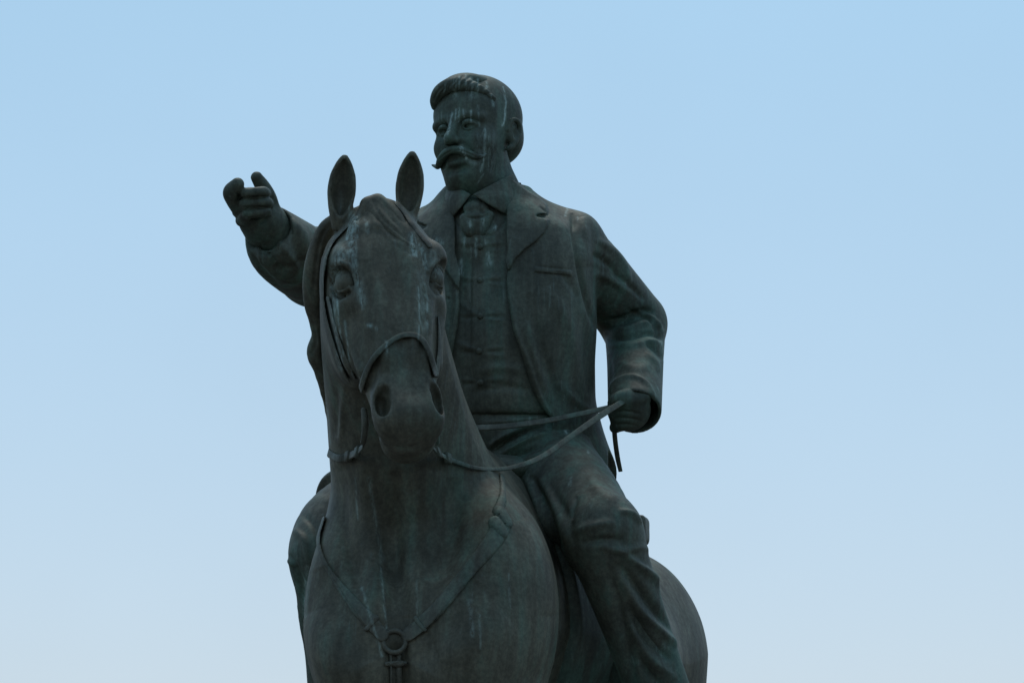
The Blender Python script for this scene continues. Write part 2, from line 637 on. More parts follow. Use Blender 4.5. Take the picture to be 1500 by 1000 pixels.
# ------------------------------------------------------------------ materials
def bronze(name, dark, green, pale, amt_green=0.5, streak=0.5, rough=0.58, metal=0.12, bump=0.25, scale=1.0):
    m = bpy.data.materials.new(name); m.use_nodes = True
    N, Lk = m.node_tree.nodes, m.node_tree.links
    b = N['Principled BSDF']
    tc = N.new('ShaderNodeTexCoord')

    def noise(sc, vec=None, det=4, ro=0.55):
        t = N.new('ShaderNodeTexNoise'); t.inputs['Scale'].default_value = sc
        t.inputs['Detail'].default_value = det; t.inputs['Roughness'].default_value = ro
        Lk.new(vec if vec is not None else tc.outputs['Object'], t.inputs['Vector'])
        return t.outputs['Fac']

    def mapped(s):
        t = N.new('ShaderNodeMapping'); t.inputs['Scale'].default_value = s
        Lk.new(tc.outputs['Object'], t.inputs['Vector']); return t.outputs[0]

    def ramp(x, a, c, va=0.0, vc=1.0):
        t = N.new('ShaderNodeMapRange'); t.interpolation_type = 'SMOOTHSTEP'
        t.inputs['From Min'].default_value = a; t.inputs['From Max'].default_value = c
        t.inputs['To Min'].default_value = va; t.inputs['To Max'].default_value = vc
        Lk.new(x, t.inputs['Value']); return t.outputs[0]

    def math_(op, x, y):
        t = N.new('ShaderNodeMath'); t.operation = op
        for i, s in enumerate((x, y)):
            if hasattr(s, 'is_linked'): Lk.new(s, t.inputs[i])
            else: t.inputs[i].default_value = s
        return t.outputs[0]

    def mix(f, a, c):
        t = N.new('ShaderNodeMix'); t.data_type = 'RGBA'
        if hasattr(f, 'is_linked'): Lk.new(f, t.inputs['Factor'])
        else: t.inputs['Factor'].default_value = f
        for s, i in ((a, 6), (c, 7)):
            if hasattr(s, 'is_linked'): Lk.new(s, t.inputs[i])
            else: t.inputs[i].default_value = (*s, 1)
        return t.outputs[2]

    big = noise(1.6 * scale, det=5)
    run = noise(1.0, mapped((16, 16, 1.1)), det=5, ro=0.6)
    run2 = noise(1.0, mapped((60, 60, 2.2)), det=3, ro=0.6)
    fine = noise(60, det=5, ro=0.7)
    g = ramp(math_('ADD', math_('MULTIPLY', big, 0.5), math_('MULTIPLY', run, 0.5)), 0.62 - 0.3 * amt_green, 0.82 - 0.3 * amt_green)
    col = mix(g, dark, green)
    # rain-washed thin runs of pale verdigris
    r = math_('MULTIPLY', ramp(run2, 0.58, 0.72), ramp(noise(3.1, det=3), 0.44, 0.66))
    col = mix(math_('MULTIPLY', r, streak), col, pale)
    at = N.new('ShaderNodeAttribute'); at.attribute_name = 'stain'
    brk = ramp(noise(1.0, mapped((90, 90, 22)), det=4, ro=0.7), 0.36, 0.60)
    col = mix(math_('MULTIPLY', at.outputs['Fac'], brk), col, tuple(min(1, x * 1.9) for x in pale))
    sp = math_('MULTIPLY', ramp(fine, 0.35, 0.7, 0.80, 1.20), ramp(run, 0.32, 0.68, 0.74, 1.26))
    sp = math_('MULTIPLY', sp, ramp(noise(5.5 * scale, det=6, ro=0.65), 0.3, 0.7, 0.80, 1.22))
    mm = N.new('ShaderNodeMix'); mm.data_type = 'RGBA'; mm.blend_type = 'MULTIPLY'; mm.inputs['Factor'].default_value = 1
    cb = N.new('ShaderNodeCombineColor')
    for i in range(3): Lk.new(sp, cb.inputs[i])
    Lk.new(col, mm.inputs[6]); Lk.new(cb.outputs[0], mm.inputs[7])
    Lk.new(mm.outputs[2], b.inputs['Base Color'])
    b.inputs['Metallic'].default_value = metal
    b.inputs['Specular IOR Level'].default_value = 0.28
    Lk.new(ramp(big, 0.3, 0.7, rough - 0.06, rough + 0.10), b.inputs['Roughness'])
    bp = N.new('ShaderNodeBump'); bp.inputs['Strength'].default_value = bump; bp.inputs['Distance'].default_value = 0.006
    hh = math_('ADD', math_('MULTIPLY', noise(28, det=4), 1.0), math_('MULTIPLY', fine, 0.35))
    Lk.new(hh, bp.inputs['Height']); Lk.new(bp.outputs[0], b.inputs['Normal'])
    return m


PALE = (0.24, 0.29, 0.25)
M_HORSE = bronze('bronze_horse', (0.142, 0.124, 0.084), (0.104, 0.133, 0.094), PALE, 0.45, 0.34)
M_CLOTH = bronze('bronze_cloth', (0.130, 0.126, 0.090), (0.088, 0.134, 0.097), PALE, 0.55, 0.42)
M_SKIN = bronze('bronze_skin', (0.119, 0.124, 0.088), (0.093, 0.137, 0.099), PALE, 0.6, 0.6)
M_STRAP = bronze('bronze_strap', (0.142, 0.128, 0.093), (0.106, 0.139, 0.102), PALE, 0.55, 0.2)


def stone(name, c1, c2, sc, rough=0.8):
    m = bpy.data.materials.new(name); m.use_nodes = True
    N, Lk = m.node_tree.nodes, m.node_tree.links
    b = N['Principled BSDF']; tc = N.new('ShaderNodeTexCoord')
    t = N.new('ShaderNodeTexNoise'); t.inputs['Scale'].default_value = sc; t.inputs['Detail'].default_value = 8
    Lk.new(tc.outputs['Object'], t.inputs['Vector'])
    r = N.new('ShaderNodeValToRGB'); r.color_ramp.elements[0].color = (*c1, 1); r.color_ramp.elements[1].color = (*c2, 1)
    r.color_ramp.elements[0].position = 0.35; r.color_ramp.elements[1].position = 0.65
    Lk.new(t.outputs['Fac'], r.inputs[0]); Lk.new(r.outputs[0], b.inputs['Base Color'])
    b.inputs['Roughness'].default_value = rough
    return m


def box(name, lo, hi, mat, parent=None, bevel=0.02):
    import bmesh
    bm = bmesh.new(); bmesh.ops.create_cube(bm, size=1.0)
    lo, hi = np.array(lo), np.array(hi)
    for v in bm.verts: v.co = mathutils.Vector(tuple((lo + hi) / 2 + np.array(v.co) * (hi - lo)))
    bmesh.ops.bevel(bm, geom=bm.edges[:], offset=bevel, segments=2, affect='EDGES')
    me = bpy.data.meshes.new(name); bm.to_mesh(me); bm.free(); me.materials.append(mat)
    o = bpy.data.objects.new(name, me); SC.collection.objects.link(o)
    if parent: o.parent = parent
    return o


def props(o, **kw):
    for k, v in kw.items(): o[k] = v
    return o


# ------------------------------------------------------------------ the statue's own frame: l = its left, u = up, f = forward
S0 = np.array([-22.0, -190.0, 0.0])       # rider's seat
yaw = math.radians(15)
UP = np.array([0, CE, -SE]); HZ = np.array([0, SE, CE]); XX = np.array([1.0, 0, 0])
FW = HZ * math.cos(yaw) - XX * math.sin(yaw)
LF = XX * math.cos(yaw) + HZ * math.sin(yaw)
RF = Frame(S0, LF, UP, FW)
HOOF = -1075.0
_b = to_world(RF.pt((0, HOOF, -100)))
BASE = np.array([_b[0], _b[1], _b[2]])

# ------------------------------------------------------------------ ground and pedestal
import bmesh
gm = bpy.data.meshes.new('ground'); bm = bmesh.new()
bmesh.ops.create_circle(bm, cap_ends=True, radius=6000, segments=96)
bm.to_mesh(gm); bm.free()
gm.materials.append(stone('paving', (0.045, 0.044, 0.041), (0.07, 0.068, 0.064), 0.8))
go = bpy.data.objects.new('ground', gm); SC.collection.objects.link(go)
props(go, kind='structure', label='dark stone paving of the square around the monument')

# unseen hill ring, added to block low horizon sky and cut fill light
hv, hf_ = [], []
NH = 180
rnd = random.Random(4)
ph_ = [rnd.uniform(0, 6.28) for _ in range(6)]
for i in range(NH):
    t = 2 * math.pi * i / NH
    hgt = 330 + 60 * math.sin(3 * t + ph_[0]) + 40 * math.sin(7 * t + ph_[1]) + 22 * math.sin(17 * t + ph_[2]) + 10 * math.sin(41 * t + ph_[3])
    for r, k in ((2300, 0.0), (2700, 0.45), (3100, 0.85), (3500, 1.0), (4600, 0.0)):
        hv.append((r * math.cos(t), r * math.sin(t), hgt * k - 0.5 * (k == 0)))
for i in range(NH):
    for j in range(4):
        p, q = i * 5 + j, ((i + 1) % NH) * 5 + j
        hf_.append((p, q, q + 1, p + 1))
ho = link_mesh('horizon_block_ring', np.array(hv, float), np.array(hf_), stone('hill_block_green', (0.030, 0.042, 0.024), (0.055, 0.070, 0.040), 0.02))
props(ho, kind='structure', label='unseen dark hill ring added to block low horizon light')

ped = bpy.data.objects.new('pedestal', None); SC.collection.objects.link(ped)
ped.location = (BASE[0], BASE[1], 0); ped.rotation_euler = (0, 0, -yaw)
props(ped, label='grey granite pedestal under the bronze horseman', category='pedestal')
M_GRAN = stone('granite', (0.22, 0.21, 0.20), (0.34, 0.33, 0.32), 30, 0.6)
ph = BASE[2]
box('shaft', (-1.3, -3.1, 0.45), (1.3, 3.1, ph - 0.25), M_GRAN, ped)
box('cornice', (-1.5, -3.3, ph - 0.25), (1.5, 3.3, ph), M_GRAN, ped)
box('step', (-2.0, -3.8, 0.004), (2.0, 3.8, 0.45), M_GRAN, ped)

statue = bpy.data.objects.new('equestrian_statue', None); SC.collection.objects.link(statue)
statue.location = tuple(BASE)
props(statue, label='dark weathered bronze statue of a moustached man on horseback pointing ahead', category='statue')

# ------------------------------------------------------------------ horse
def mir(p):
    return (-p[0], p[1], p[2])


# head frame: s = horse's left, t = down the face from the poll, q = out of the face
HA = nrm((55, -341, 196))
n0 = np.array([.2, 0, .98]); HN = nrm(n0 - HA * (n0 @ HA))
HS = np.cross(-HA, HN)
POLL = V(558, 293, 494) - HN * 45
HF = Frame(POLL, HS, HA, HN)

head = Sdf()
head.u(loft(HF, [(-10, 0, 0, 14, 12, 20), (-2, 0, 0, 32, 28, 44), (16, 0, 0, 47, 40, 60), (50, 0, 0, 66, 48, 78), (105, 0, 0, 72, 54, 90), (165, 0, 0, 65, 54, 84),
                 (225, 0, 0, 55, 50, 62), (275, 0, 0, 45, 45, 50), (312, 0, 0, 39, 42, 44), (345, 0, 0, 36, 36, 38), (362, 0, 0, 28, 24, 26), (370, 0, 0, 15, 10, 12)], 2.5))
for sg in (-1, 1):
    head.u(ell((sg * 42, 140, -62), (36, 84, 62), HF), 24)                       # jaw
    head.u(ell((sg * 56, 95, -22), (22, 72, 34), HF), 22)                        # temple
    head.u(rc((sg * 56, 150, 6), (sg * 47, 240, 12), 13, 9, HF), 22)             # facial crest
    head.u(ell((sg * 58, 88, 27), (24, 28, 26), HF), 18)                         # brow over the eye
    head.u(rc((sg * 30, 50, 40), (sg * 25, 240, 40), 9, 7, HF), 26)              # edge of the flat face
    head.u(ell((sg * 31, 312, 24), (18, 36, 26), HF), 16)                        # nostril flare
head.u(ell((1, 330, 14), (38, 32, 40), HF), 16)                                  # upper lip
head.u(ell((0, 347, -16), (31, 22, 32), HF), 10)                                 # chin
head.u(ell((0, 16, 22), (33, 30, 28), HF), 22)                                   # poll bump
for sg in (-1, 1):
    head.s(ell((sg * 37.5 + 1.5, 311, 42), (9.5, 21, 27), HF), 7)                  # nostril
    head.s(ell((sg * 34 + 1.5, 296, 46), (7, 10, 16), HF), 5)
    head.s(ell((sg * 72, 115, 27), (17, 23, 22), HF), 8)                         # eye socket
    head.s(rc((sg * 66, 175, 30), (sg * 56, 262, 34), 8, 8, HF), 26)             # hollow beside the nose
    head.s(rc((sg * 44, 342, 4), (sg * 34, 334, -6), 4, 3, HF), 5)               # mouth corner
for sg in (-1, 1):
    def lid(a, b, o):
        return (sg * (55 + .74 * o - .67 * a), 115 + b, 21 + .67 * o + .74 * a)
    head.u(tube([lid(-17, 4, 6), lid(-10, -8, 13.5), lid(0, -12, 15.5), lid(9, -8, 14), lid(18, 4, 6)], [3, 4.6, 5, 4.4, 2.6], HF), 3)        # upper lid
    head.u(tube([lid(-18, 5, 5), lid(-9, 13, 11), lid(0, 16, 12), lid(9, 13, 11.5), lid(19, 4, 6)], [2.4, 3, 3.2, 3, 2.4], HF), 3)         # lower lid
    head.u(tube([lid(-20, -8, 8), lid(-10, -22, 14), lid(2, -26, 16), lid(14, -20, 14), lid(22, -8, 9)], [3, 5, 5.5, 5, 3], HF), 7)        # fold above the lid

# ears
EARS = []
for (b_, m1, m2, tip, z) in (((497, 318), (500, 280), (503, 252), (505, 229), 488), ((597, 316), (601, 278), (603, 248), (604, 224), 462)):
    cpt = [V(*b_, z), V(*m1, z + 6), V(*m2, z + 4), V(*tip, z - 4)]
    EARS.append(cpt)
ear_l, ear_r = Sdf(), Sdf()


def make_ear(sd, cpt, tilt):
    ax = nrm(cpt[3] - cpt[0]); fwd = nrm(np.array([tilt, 0.1, 1.0])); fwd = nrm(fwd - ax * (ax @ fwd)); sx = np.cross(ax, fwd)
    fr = Frame(cpt[0], sx, ax, fwd)
    Lh = np.linalg.norm(cpt[3] - cpt[0])
    rows = [(-.22, 8, 12), (0, 13, 17), (.2, 17, 19), (.45, 19.5, 18), (.65, 18, 15), (.85, 12.5, 11), (.97, 7, 6), (1.03, 3, 2)]
    sd.u(loft(fr, [(t * Lh, 0, 0, w, dd * .8, dd) for t, w, dd in rows]))
    rows = [(.02, 3, 4), (.15, 10, 9), (.4, 15.5, 13), (.65, 14, 11), (.85, 8.5, 7), (.94, 3, 3)]
    sd.s(loft(fr, [(t * Lh, 0, 13, w, 16, dd + 11) for t, w, dd in rows]), 5)


make_ear(ear_l, EARS[0], 0.18)
make_ear(ear_r, EARS[1], -0.02)

body = Sdf()
BF = Frame(S0, LF, FW, UP)        # barrel runs along F
body.u(loft(BF, [(-725, 0, -130, 30, 30, 40), (-700, 0, -130, 76, 70, 90), (-640, 0, -130, 132, 118, 150), (-540, 0, -145, 170, 150, 175), (-400, 0, -175, 178, 168, 195),
                 (-200, 0, -205, 194, 180, 215), (0, 0, -205, 186, 188, 228), (150, 0, -200, 140, 208, 225), (290, 0, -225, 128, 165, 190), (380, 0, -262, 112, 120, 140),
                 (430, 0, -280, 90, 85, 95), (455, 0, -285, 50, 45, 50)], 2.0, 0.3))
NF = Frame(RF.pt((0, -120, 250)), LF, UP * .753 + FW * .658, UP * .658 - FW * .753)
body.u(loft(NF, [(-110, 0, 0, 110, 110, 160), (0, -16, 0, 124, 128, 185), (100, -30, 0, 106, 132, 160), (200, -35, 0, 91, 128, 132), (300, -34, 0, 82, 118, 112),
                 (390, -28, -4, 72, 88, 92), (440, -18, -16, 60, 58, 76), (475, -12, -26, 40, 30, 50), (490, -10, -30, 20, 14, 20)], 2.0, 0.42), 50)
for sg in (-1, 1):
    body.u(ell((sg * 92, -270, 345), (84, 165, 115), RF), 50)                    # shoulder
    body.u(ell((sg * 62, -335, 425), (74, 110, 66), RF), 30)                     # breast
    body.u(ell((sg * 102, -250, -520), (86, 190, 150), RF), 50)                  # thigh
    body.u(rc((sg * 82, -430, 340), (sg * 78, -640, 330), 74, 46, RF), 40)
    body.u(rc((sg * 78, -640, 330), (sg * 76, -770, 340), 42, 33, RF), 20)
    body.u(rc((sg * 76, -770, 340), (sg * 76, -985, 325), 30, 24, RF), 12)
    body.u(rc((sg * 76, -985, 328), (sg * 76, -1050, 352), 27, 40, RF), 12)
    body.u(rc((sg * 112, -380, -530), (sg * 108, -590, -520), 118, 64, RF), 40)
    body.u(rc((sg * 108, -590, -520), (sg * 104, -740, -640), 60, 38, RF), 20)
    body.u(rc((sg * 104, -740, -640), (sg * 104, -985, -590), 34, 26, RF), 12)
    body.u(rc((sg * 104, -985, -588), (sg * 104, -1050, -562), 28, 40, RF), 12)
body.s(rc((0, -230, 500), (0, -330, 520), 18, 26, RF), 40)                       # groove between the breasts

horse = Sdf()
horse.ops += body.ops
hk = Sdf(); hk.ops += head.ops
horse.n(head, HF.pt((0, 180, -20)), 260, 22)
horse.n(ear_l, (EARS[0][0] + EARS[0][3]) / 2, 80, 8)
horse.n(ear_r, (EARS[1][0] + EARS[1][3]) / 2, 80, 8)

STAINS += [
    ([(511, 330), (508, 352)], 1.6, .9), ([(517, 330), (515, 360)], 1.5, .9), ([(524, 322), (523, 348)], 1.4, .7), ([(495, 372), (489, 392)], 2, .8), ([(521, 380), (527, 420), (531, 452)], 1.6, .9), ([(505, 470), (512, 530)], 1.3, .6), ([(493, 430), (496, 470), (503, 520)], 1.4, .7), ([(608, 348), (610, 376)], 1.6, .8), ([(621, 366), (626, 395)], 1.5, .8), ([(613, 420), (615, 470), (612, 500)], 1.4, .6), ([(626, 430), (626, 480)], 1.4, .5), ([(480, 600), (484, 650)], 1.4, .4), ([(520, 700), (524, 760)], 1.3, .4), ([(556, 800), (562, 880), (566, 920)], 1.3, .5), ([(610, 850), (611, 900)], 1.2, .3), ([(702, 900), (704, 950)], 1.4, .35), ([(745, 840), (747, 890)], 1.4, .3),
    ([(519, 318), (515, 345), (516, 372)], 6, .8), ([(500, 372), (487, 400)], 11, .5), ([(512, 368), (520, 400), (530, 440)], 6, .45), ([(536, 322), (538, 340)], 3, .5),
    ([(486, 405), (488, 470), (500, 540)], 4, .5), ([(604, 345), (606, 372)], 5, .7), ([(616, 360), (624, 392)], 4, .6), ([(632, 372), (640, 400)], 8, .35),
    ([(618, 400), (622, 480)], 10, .22), ([(540, 476), (543, 477)], 2.5, 1), ([(566, 500), (567, 520)], 2, .5), ([(551, 480), (552, 482)], 2, .6),
    ([(530, 860), (560, 960)], 2, .4), ([(688, 880), (692, 930)], 3, .4), ([(450, 830), (446, 900)], 3, .4), ([(540, 700), (560, 820)], 2.5, .35)]
HCH = [
    ([(485, 420), (488, 402), (499, 393), (510, 400), (515, 416)], 3, -5.5, 1), ([(487, 426), (498, 434), (511, 428)], 3, -4, 1), ([(633, 416), (636, 398), (643, 390), (648, 400)], 3, -5.5, 1), ([(634, 420), (641, 430), (646, 424)], 3, -3.5, 1),
    ([(484, 394), (498, 384), (514, 392), (521, 410)], 4, 3.5), ([(628, 402), (634, 386), (644, 380)], 4, 3),
    ([(522, 300), (516, 335), (512, 360)], 7, 3), ([(545, 300), (560, 330), (585, 355), (612, 372)], 8, -3), ([(536, 296), (552, 325), (576, 350), (604, 366)], 6, 3.5),
    ([(556, 288), (580, 318), (604, 350)], 6, 3), ([(535, 300), (520, 325)], 4, -2),
    ([(534, 380), (544, 470), (554, 545)], 9, -4), ([(618, 390), (622, 470), (616, 535)], 8, -3.5), ([(550, 400), (558, 480), (564, 545)], 8, 2), ([(604, 400), (608, 480), (604, 540)], 8, 2), ([(576, 330), (580, 430), (584, 520)], 14, -1.5), ([(489, 445), (503, 515), (526, 566)], 6, 3.5), ([(500, 440), (516, 510), (540, 545)], 7, -3.5), ([(504, 520), (520, 548)], 4, 2.5), ([(632, 440), (630, 490)], 5, 3), ([(560, 530), (556, 570), (560, 585)], 6, 2.5), ([(622, 520), (630, 560)], 5, 2.5), ([(590, 300), (612, 345), (630, 375)], 8, 2.5),
    ([(562, 652), (592, 656), (620, 650)], 4, -1.5), ([(598, 540), (599, 610)], 12, 1.5),
    ([(574, 690), (578, 790), (582, 900)], 16, -8), ([(530, 670), (545, 790), (558, 915)], 15, 7), ([(636, 690), (618, 800), (602, 905)], 16, 6), ([(500, 680), (508, 780), (528, 870)], 12, -5), ([(670, 700), (660, 790), (636, 870)], 16, -5), ([(720, 700), (730, 760), (716, 840)], 22, 4), ([(470, 830), (500, 900), (540, 970)], 22, -5), ([(700, 850), (660, 910), (620, 980)], 24, -5), ([(450, 900), (480, 960), (520, 1000)], 26, 5), ([(640, 960), (690, 940), (740, 900)], 30, 4), ([(765, 760), (795, 830), (806, 900)], 18, 3),
    ([(582, 955), (585, 1005)], 14, -6, 1), ([(500, 690), (520, 780), (545, 860)], 12, 3), ([(540, 690), (560, 780), (572, 850)], 10, -3), ([(610, 690), (600, 780), (590, 850)], 14, 3),
    ([(505, 560), (500, 620), (498, 655)], 5, 2), ([(492, 560), (494, 640)], 5, -2)]
xs = axis((-330, 440, 2.1))
ys = axis((-1260, -540, 12), (-540, 300, 2.1))
zs = axis((-760, 40, 8), (40, 730, 2.2))
HCH = [(s_[0], s_[1], s_[2] * (1.45 if s_[1] >= 12 else 1.15)) + tuple(s_[3:]) for s_ in HCH]
horse_o = cast('horse', horse, xs, ys, zs, M_HORSE, statue, HCH)
HC = horse.fn()

for sg in (-1, 1):
    c = HF.pt((sg * 55, 115, 19))
    sd = Sdf().u(ell((sg * 57.5, 115, 23.5), (16.5, 20, 18.5), HF))
    cast('eye', sd, *around(c, 25, 1.6), M_HORSE, horse_o)

# ------------------------------------------------------------------ rider
rider_root = statue
# face frame: r = his left, u = up, f = out of the face
hy = math.radians(30)
fF = HZ * math.cos(hy) - XX * math.sin(hy)
rF = XX * math.cos(hy) + HZ * math.sin(hy)
t4 = math.radians(4)
FF = Frame(V(700, 192, -45), rF * math.cos(t4) + UP * math.sin(t4), UP * math.cos(t4) - rF * math.sin(t4), fF)

man = Sdf()
man.u(ell((0, 26, -10), (58, 60, 76), FF))                                        # skull
man.u(ell((0, -24, 22), (50, 58, 48), FF), 26)                                    # face
man.u(ell((0, -62, 26), (41, 42, 44), FF), 22)                                    # jaw
man.u(ell((0, -84, 42), (27, 20, 24), FF), 16)                                    # chin
man.u(ell((0, -88, 14), (38, 22, 34), FF), 20)                                    # under the chin
man.u(ell((0, 20, 40), (44, 30, 28), FF), 18)                                     # forehead
for sg in (-1, 1):
    man.u(rc((sg * 8, 1, 68), (sg * 37, 0, 55), 7, 7, FF), 8)                    # brow
    man.u(ell((sg * 31, -32, 44), (15, 14, 17), FF), 16)                          # cheek
    man.s(ell((sg * 23, -10, 73), (16, 10.5, 17), FF), 8)                           # eye hollow
man.u(rc((0, 0, 66), (0, -28, 83), 5.8, 7.6, FF), 9)                                # nose bridge
man.u(ell((0, -33, 84), (8.5, 8, 10), FF), 6)
for sg in (-1, 1):
    man.u(ell((sg * 8.5, -36, 75), (5.8, 6, 9), FF), 5)
    man.s(ell((sg * 5, -42, 80), (3.2, 3, 4.5), FF), 2)
    man.s(rc((sg * 14, -40, 74), (sg * 27, -62, 64), 3, 3, FF), 8)                # fold from nose to mouth
man.u(ell((0, -65, 64), (12, 4, 7.5), FF), 7)                                     # lower lip
man.s(rc((-15, -60, 71), (15, -60, 71), 1.6, 1.6, FF), 4)
man.s(rc((-14, -75, 67), (14, -75, 67), 3.5, 3.5, FF), 8)                             # below the lip
for sg in (-1, 1):
    man.u(ell((sg * 22, -11, 53.5), (12, 10, 10.5), FF), 2)                         # eyeball
    man.u(tube([(sg * 11, -12, 66), (sg * 17, -7, 67), (sg * 25, -6.8, 65), (sg * 34, -12.5, 57)], [2, 3.8, 3.8, 2.2], FF), 2)
    man.u(tube([(sg * 11, -13, 66), (sg * 17, -16.5, 65), (sg * 25, -17, 63), (sg * 34, -12, 57)], [1.2, 1.7, 1.7, 1.2], FF), 2)
    # ears
    man.u(ell((sg * 55, -17, -4), (8, 17, 11), FF), 6)
    man.u(tube([(sg * 55, -12, 8), (sg * 60, 3, 2), (sg * 63, 3, -9), (sg * 62, -10, -15), (sg * 59, -26, -8), (sg * 54, -38, 3), (sg * 51, -40, 6)],
               [2.5, 3.6, 3.8, 3.6, 3.6, 4.6, 3], FF), 3)
    man.s(ell((sg * 63, -16, -2), (5, 9, 5.5), FF), 3)
# neck, shoulders and the body the clothes hang on
NB = RF.pt((0, 385, 55))
nk = FF.pt((-3, -60, -8))
man.u(rc(nk, NB, 44, 48), 14)
man.u(rc(NB, RF.pt((0, 200, 15)), 50, 95), 30)
man.u(rc(RF.pt((0, 200, 15)), RF.pt((0, 0, -10)), 95, 90), 30)
SHL, SHR = RF.pt((120, 340, 15)), RF.pt((-126, 346, 20))
ELL, WRL = V(930, 478, -122), V(927, 572, 25)
ELR, WRR = V(462, 392, 92), V(398, 342, 232)
CUFR = V(397, 339, 246)
SLVR = V(413, 362, 222)
for a, b, c_ in ((SHL, ELL, WRL), (SHR, ELR, WRR)):
    man.u(rc(RF.pt((0, 330, 20)), a, 40, 36), 20)
    man.u(rc(a, b, 34, 28), 10)
    man.u(rc(b, c_, 27, 22 if b is ELL else 30), 10)
for sg in (-1, 1):
    man.u(rc(RF.pt((sg * 55, 0, 0)), RF.pt((204, -137, 186) if sg > 0 else (-197, -152, 186)), 56, 38), 20)
    man.u(rc(RF.pt((204, -137, 186) if sg > 0 else (-197, -152, 186)), RF.pt((sg * 203 + (88 if sg > 0 else -12), -420, 95)), 36, 26), 10)
# left hand, a fist round the reins, back of the hand to the camera
man.u(rc(WRL, V(922, 596, 62), 24, 29), 10)
man.u(ell(V(921, 600, 66), (31, 31, 22)), 8)
for i in range(4):
    x0, y0 = 944 - 3 * i, 590 + 11 * i
    kn = V(x0, y0 - 8, 76 - 2 * i); md = V(x0 - 26 + i, y0 - 1, 88 - 5 * i); tp = V(x0 - 40 + 2 * i, y0 + 3, 68 - 5 * i)
    man.u(tube([kn, md, tp], [10.5 - .5 * i, 10 - .5 * i, 8.5]), 4)
man.u(tube([V(938, 580, 52), V(920, 578, 82), V(903, 584, 93), V(897, 590, 86)], [11, 10, 9, 7.5]), 6)   # thumb on top
# right hand: pointing finger crooked, the others curled, thumb up
man.u(rc(WRR, V(382, 322, 258), 37, 31), 8)
man.u(rc(V(384, 322, 258), V(369, 306, 274), 29, 24), 8)
man.u(tube([V(354, 309, 280), V(342, 293, 308), V(338, 281, 324), V(348, 270, 330)], [12.5, 11, 11, 9.5]), 2.5)       # index, hooked
for i, (a, b, c_) in enumerate((((351, 296), (359, 284), (386, 281)), ((349, 310), (357, 299), (390, 296)), ((354, 323), (362, 313.5), (388, 310)))):
    man.u(tube([V(*a, 288 - 5 * i), V(b[0], b[1], 318 - 6 * i), V((b[0] + c_[0]) / 2, (b[1] + c_[1]) / 2 - .5, 324 - 6 * i), V(c_[0], c_[1], 312 - 7 * i), V(c_[0] + 4, c_[1] + 3, 288 - 7 * i)],
                [9, 8, 7.4, 7.6, 7]), 1.0)
man.u(tube([V(399, 320, 255), V(394, 293, 268), V(386, 276, 284), V(376, 260, 292)], [14, 12, 11, 8.5]), 3)           # thumb
for p, q in ((V(360, 283, 328), V(372, 282, 332)), (V(358, 298, 322), V(371, 297, 326)), (V(363, 313, 315), V(375, 311, 318))):
    man.u(ell(p, (8.4, 8.0, 7)), 1.2)                                                                                  # knuckles

STAINS += [
    ([(652, 124), (651, 140)], 1.5, .6), ([(673, 112), (672, 132)], 1.5, .6), ([(682, 110), (683, 134)], 1.5, .6), ([(700, 116), (700, 134)], 1.4, .7), ([(668, 160), (667, 176)], 1, .7), ([(700, 155), (702, 185)], 1.6, .4), ([(647, 165), (646, 185)], 1.4, .35), ([(716, 200), (716, 245)], 1.2, .5), ([(708, 255), (700, 268)], 1.2, .5), ([(681, 348), (680, 362)], 1.6, .6), ([(690, 362), (689, 380)], 1.4, .5), ([(805, 420), (806, 450)], 1.4, .3), ([(875, 540), (880, 560)], 1, .2),
    ([(662, 164), (660, 180), (656, 196)], 1.6, .9), ([(672, 158), (671, 178)], 1.4, .8), ([(678, 160), (680, 172)], 1.3, .6), ([(690, 162), (690, 180)], 1.3, .8),
    ([(675, 215), (680, 226), (683, 232)], 3, .9), ([(710, 190), (710, 225), (704, 250)], 2.4, .7), ([(737, 128), (741, 150), (739, 178), (736, 184)], 1.4, 1), ([(720, 140), (723, 155)], 2, .8),
    ([(713, 121), (713, 128)], 1.8, .8), ([(665, 120), (666, 140)], 5, .35), ([(690, 118), (691, 140)], 6, .35), ([(640, 170), (641, 180)], 5, .3), ([(700, 200), (706, 230)], 6, .35),
    ([(722, 196), (720, 250)], 5, .3), ([(690, 235), (700, 238)], 5, .4),
    ([(688, 326), (689, 330)], 3, .9), ([(726, 332), (724, 336)], 2.5, 1), ([(707, 322), (706, 335)], 2.5, .6), ([(697, 350), (697, 375)], 2, .7), ([(675, 382), (676, 400)], 3, .8),
    ([(716, 372), (717, 385)], 4, .6), ([(640, 350), (646, 356)], 4, .5), ([(710, 352), (712, 356)], 2, .6), ([(829, 630), (830, 633)], 2.4, .9), ([(831, 306), (828, 316)], 2, .6), ([(846, 318), (846, 324)], 1.5, .5),
    ([(837, 700), (834, 712)], 2, .5), ([(861, 661), (862, 663)], 2, .6), ([(967, 500), (976, 520)], 2.5, .6), ([(640, 660), (700, 690)], 1.5, .2)]

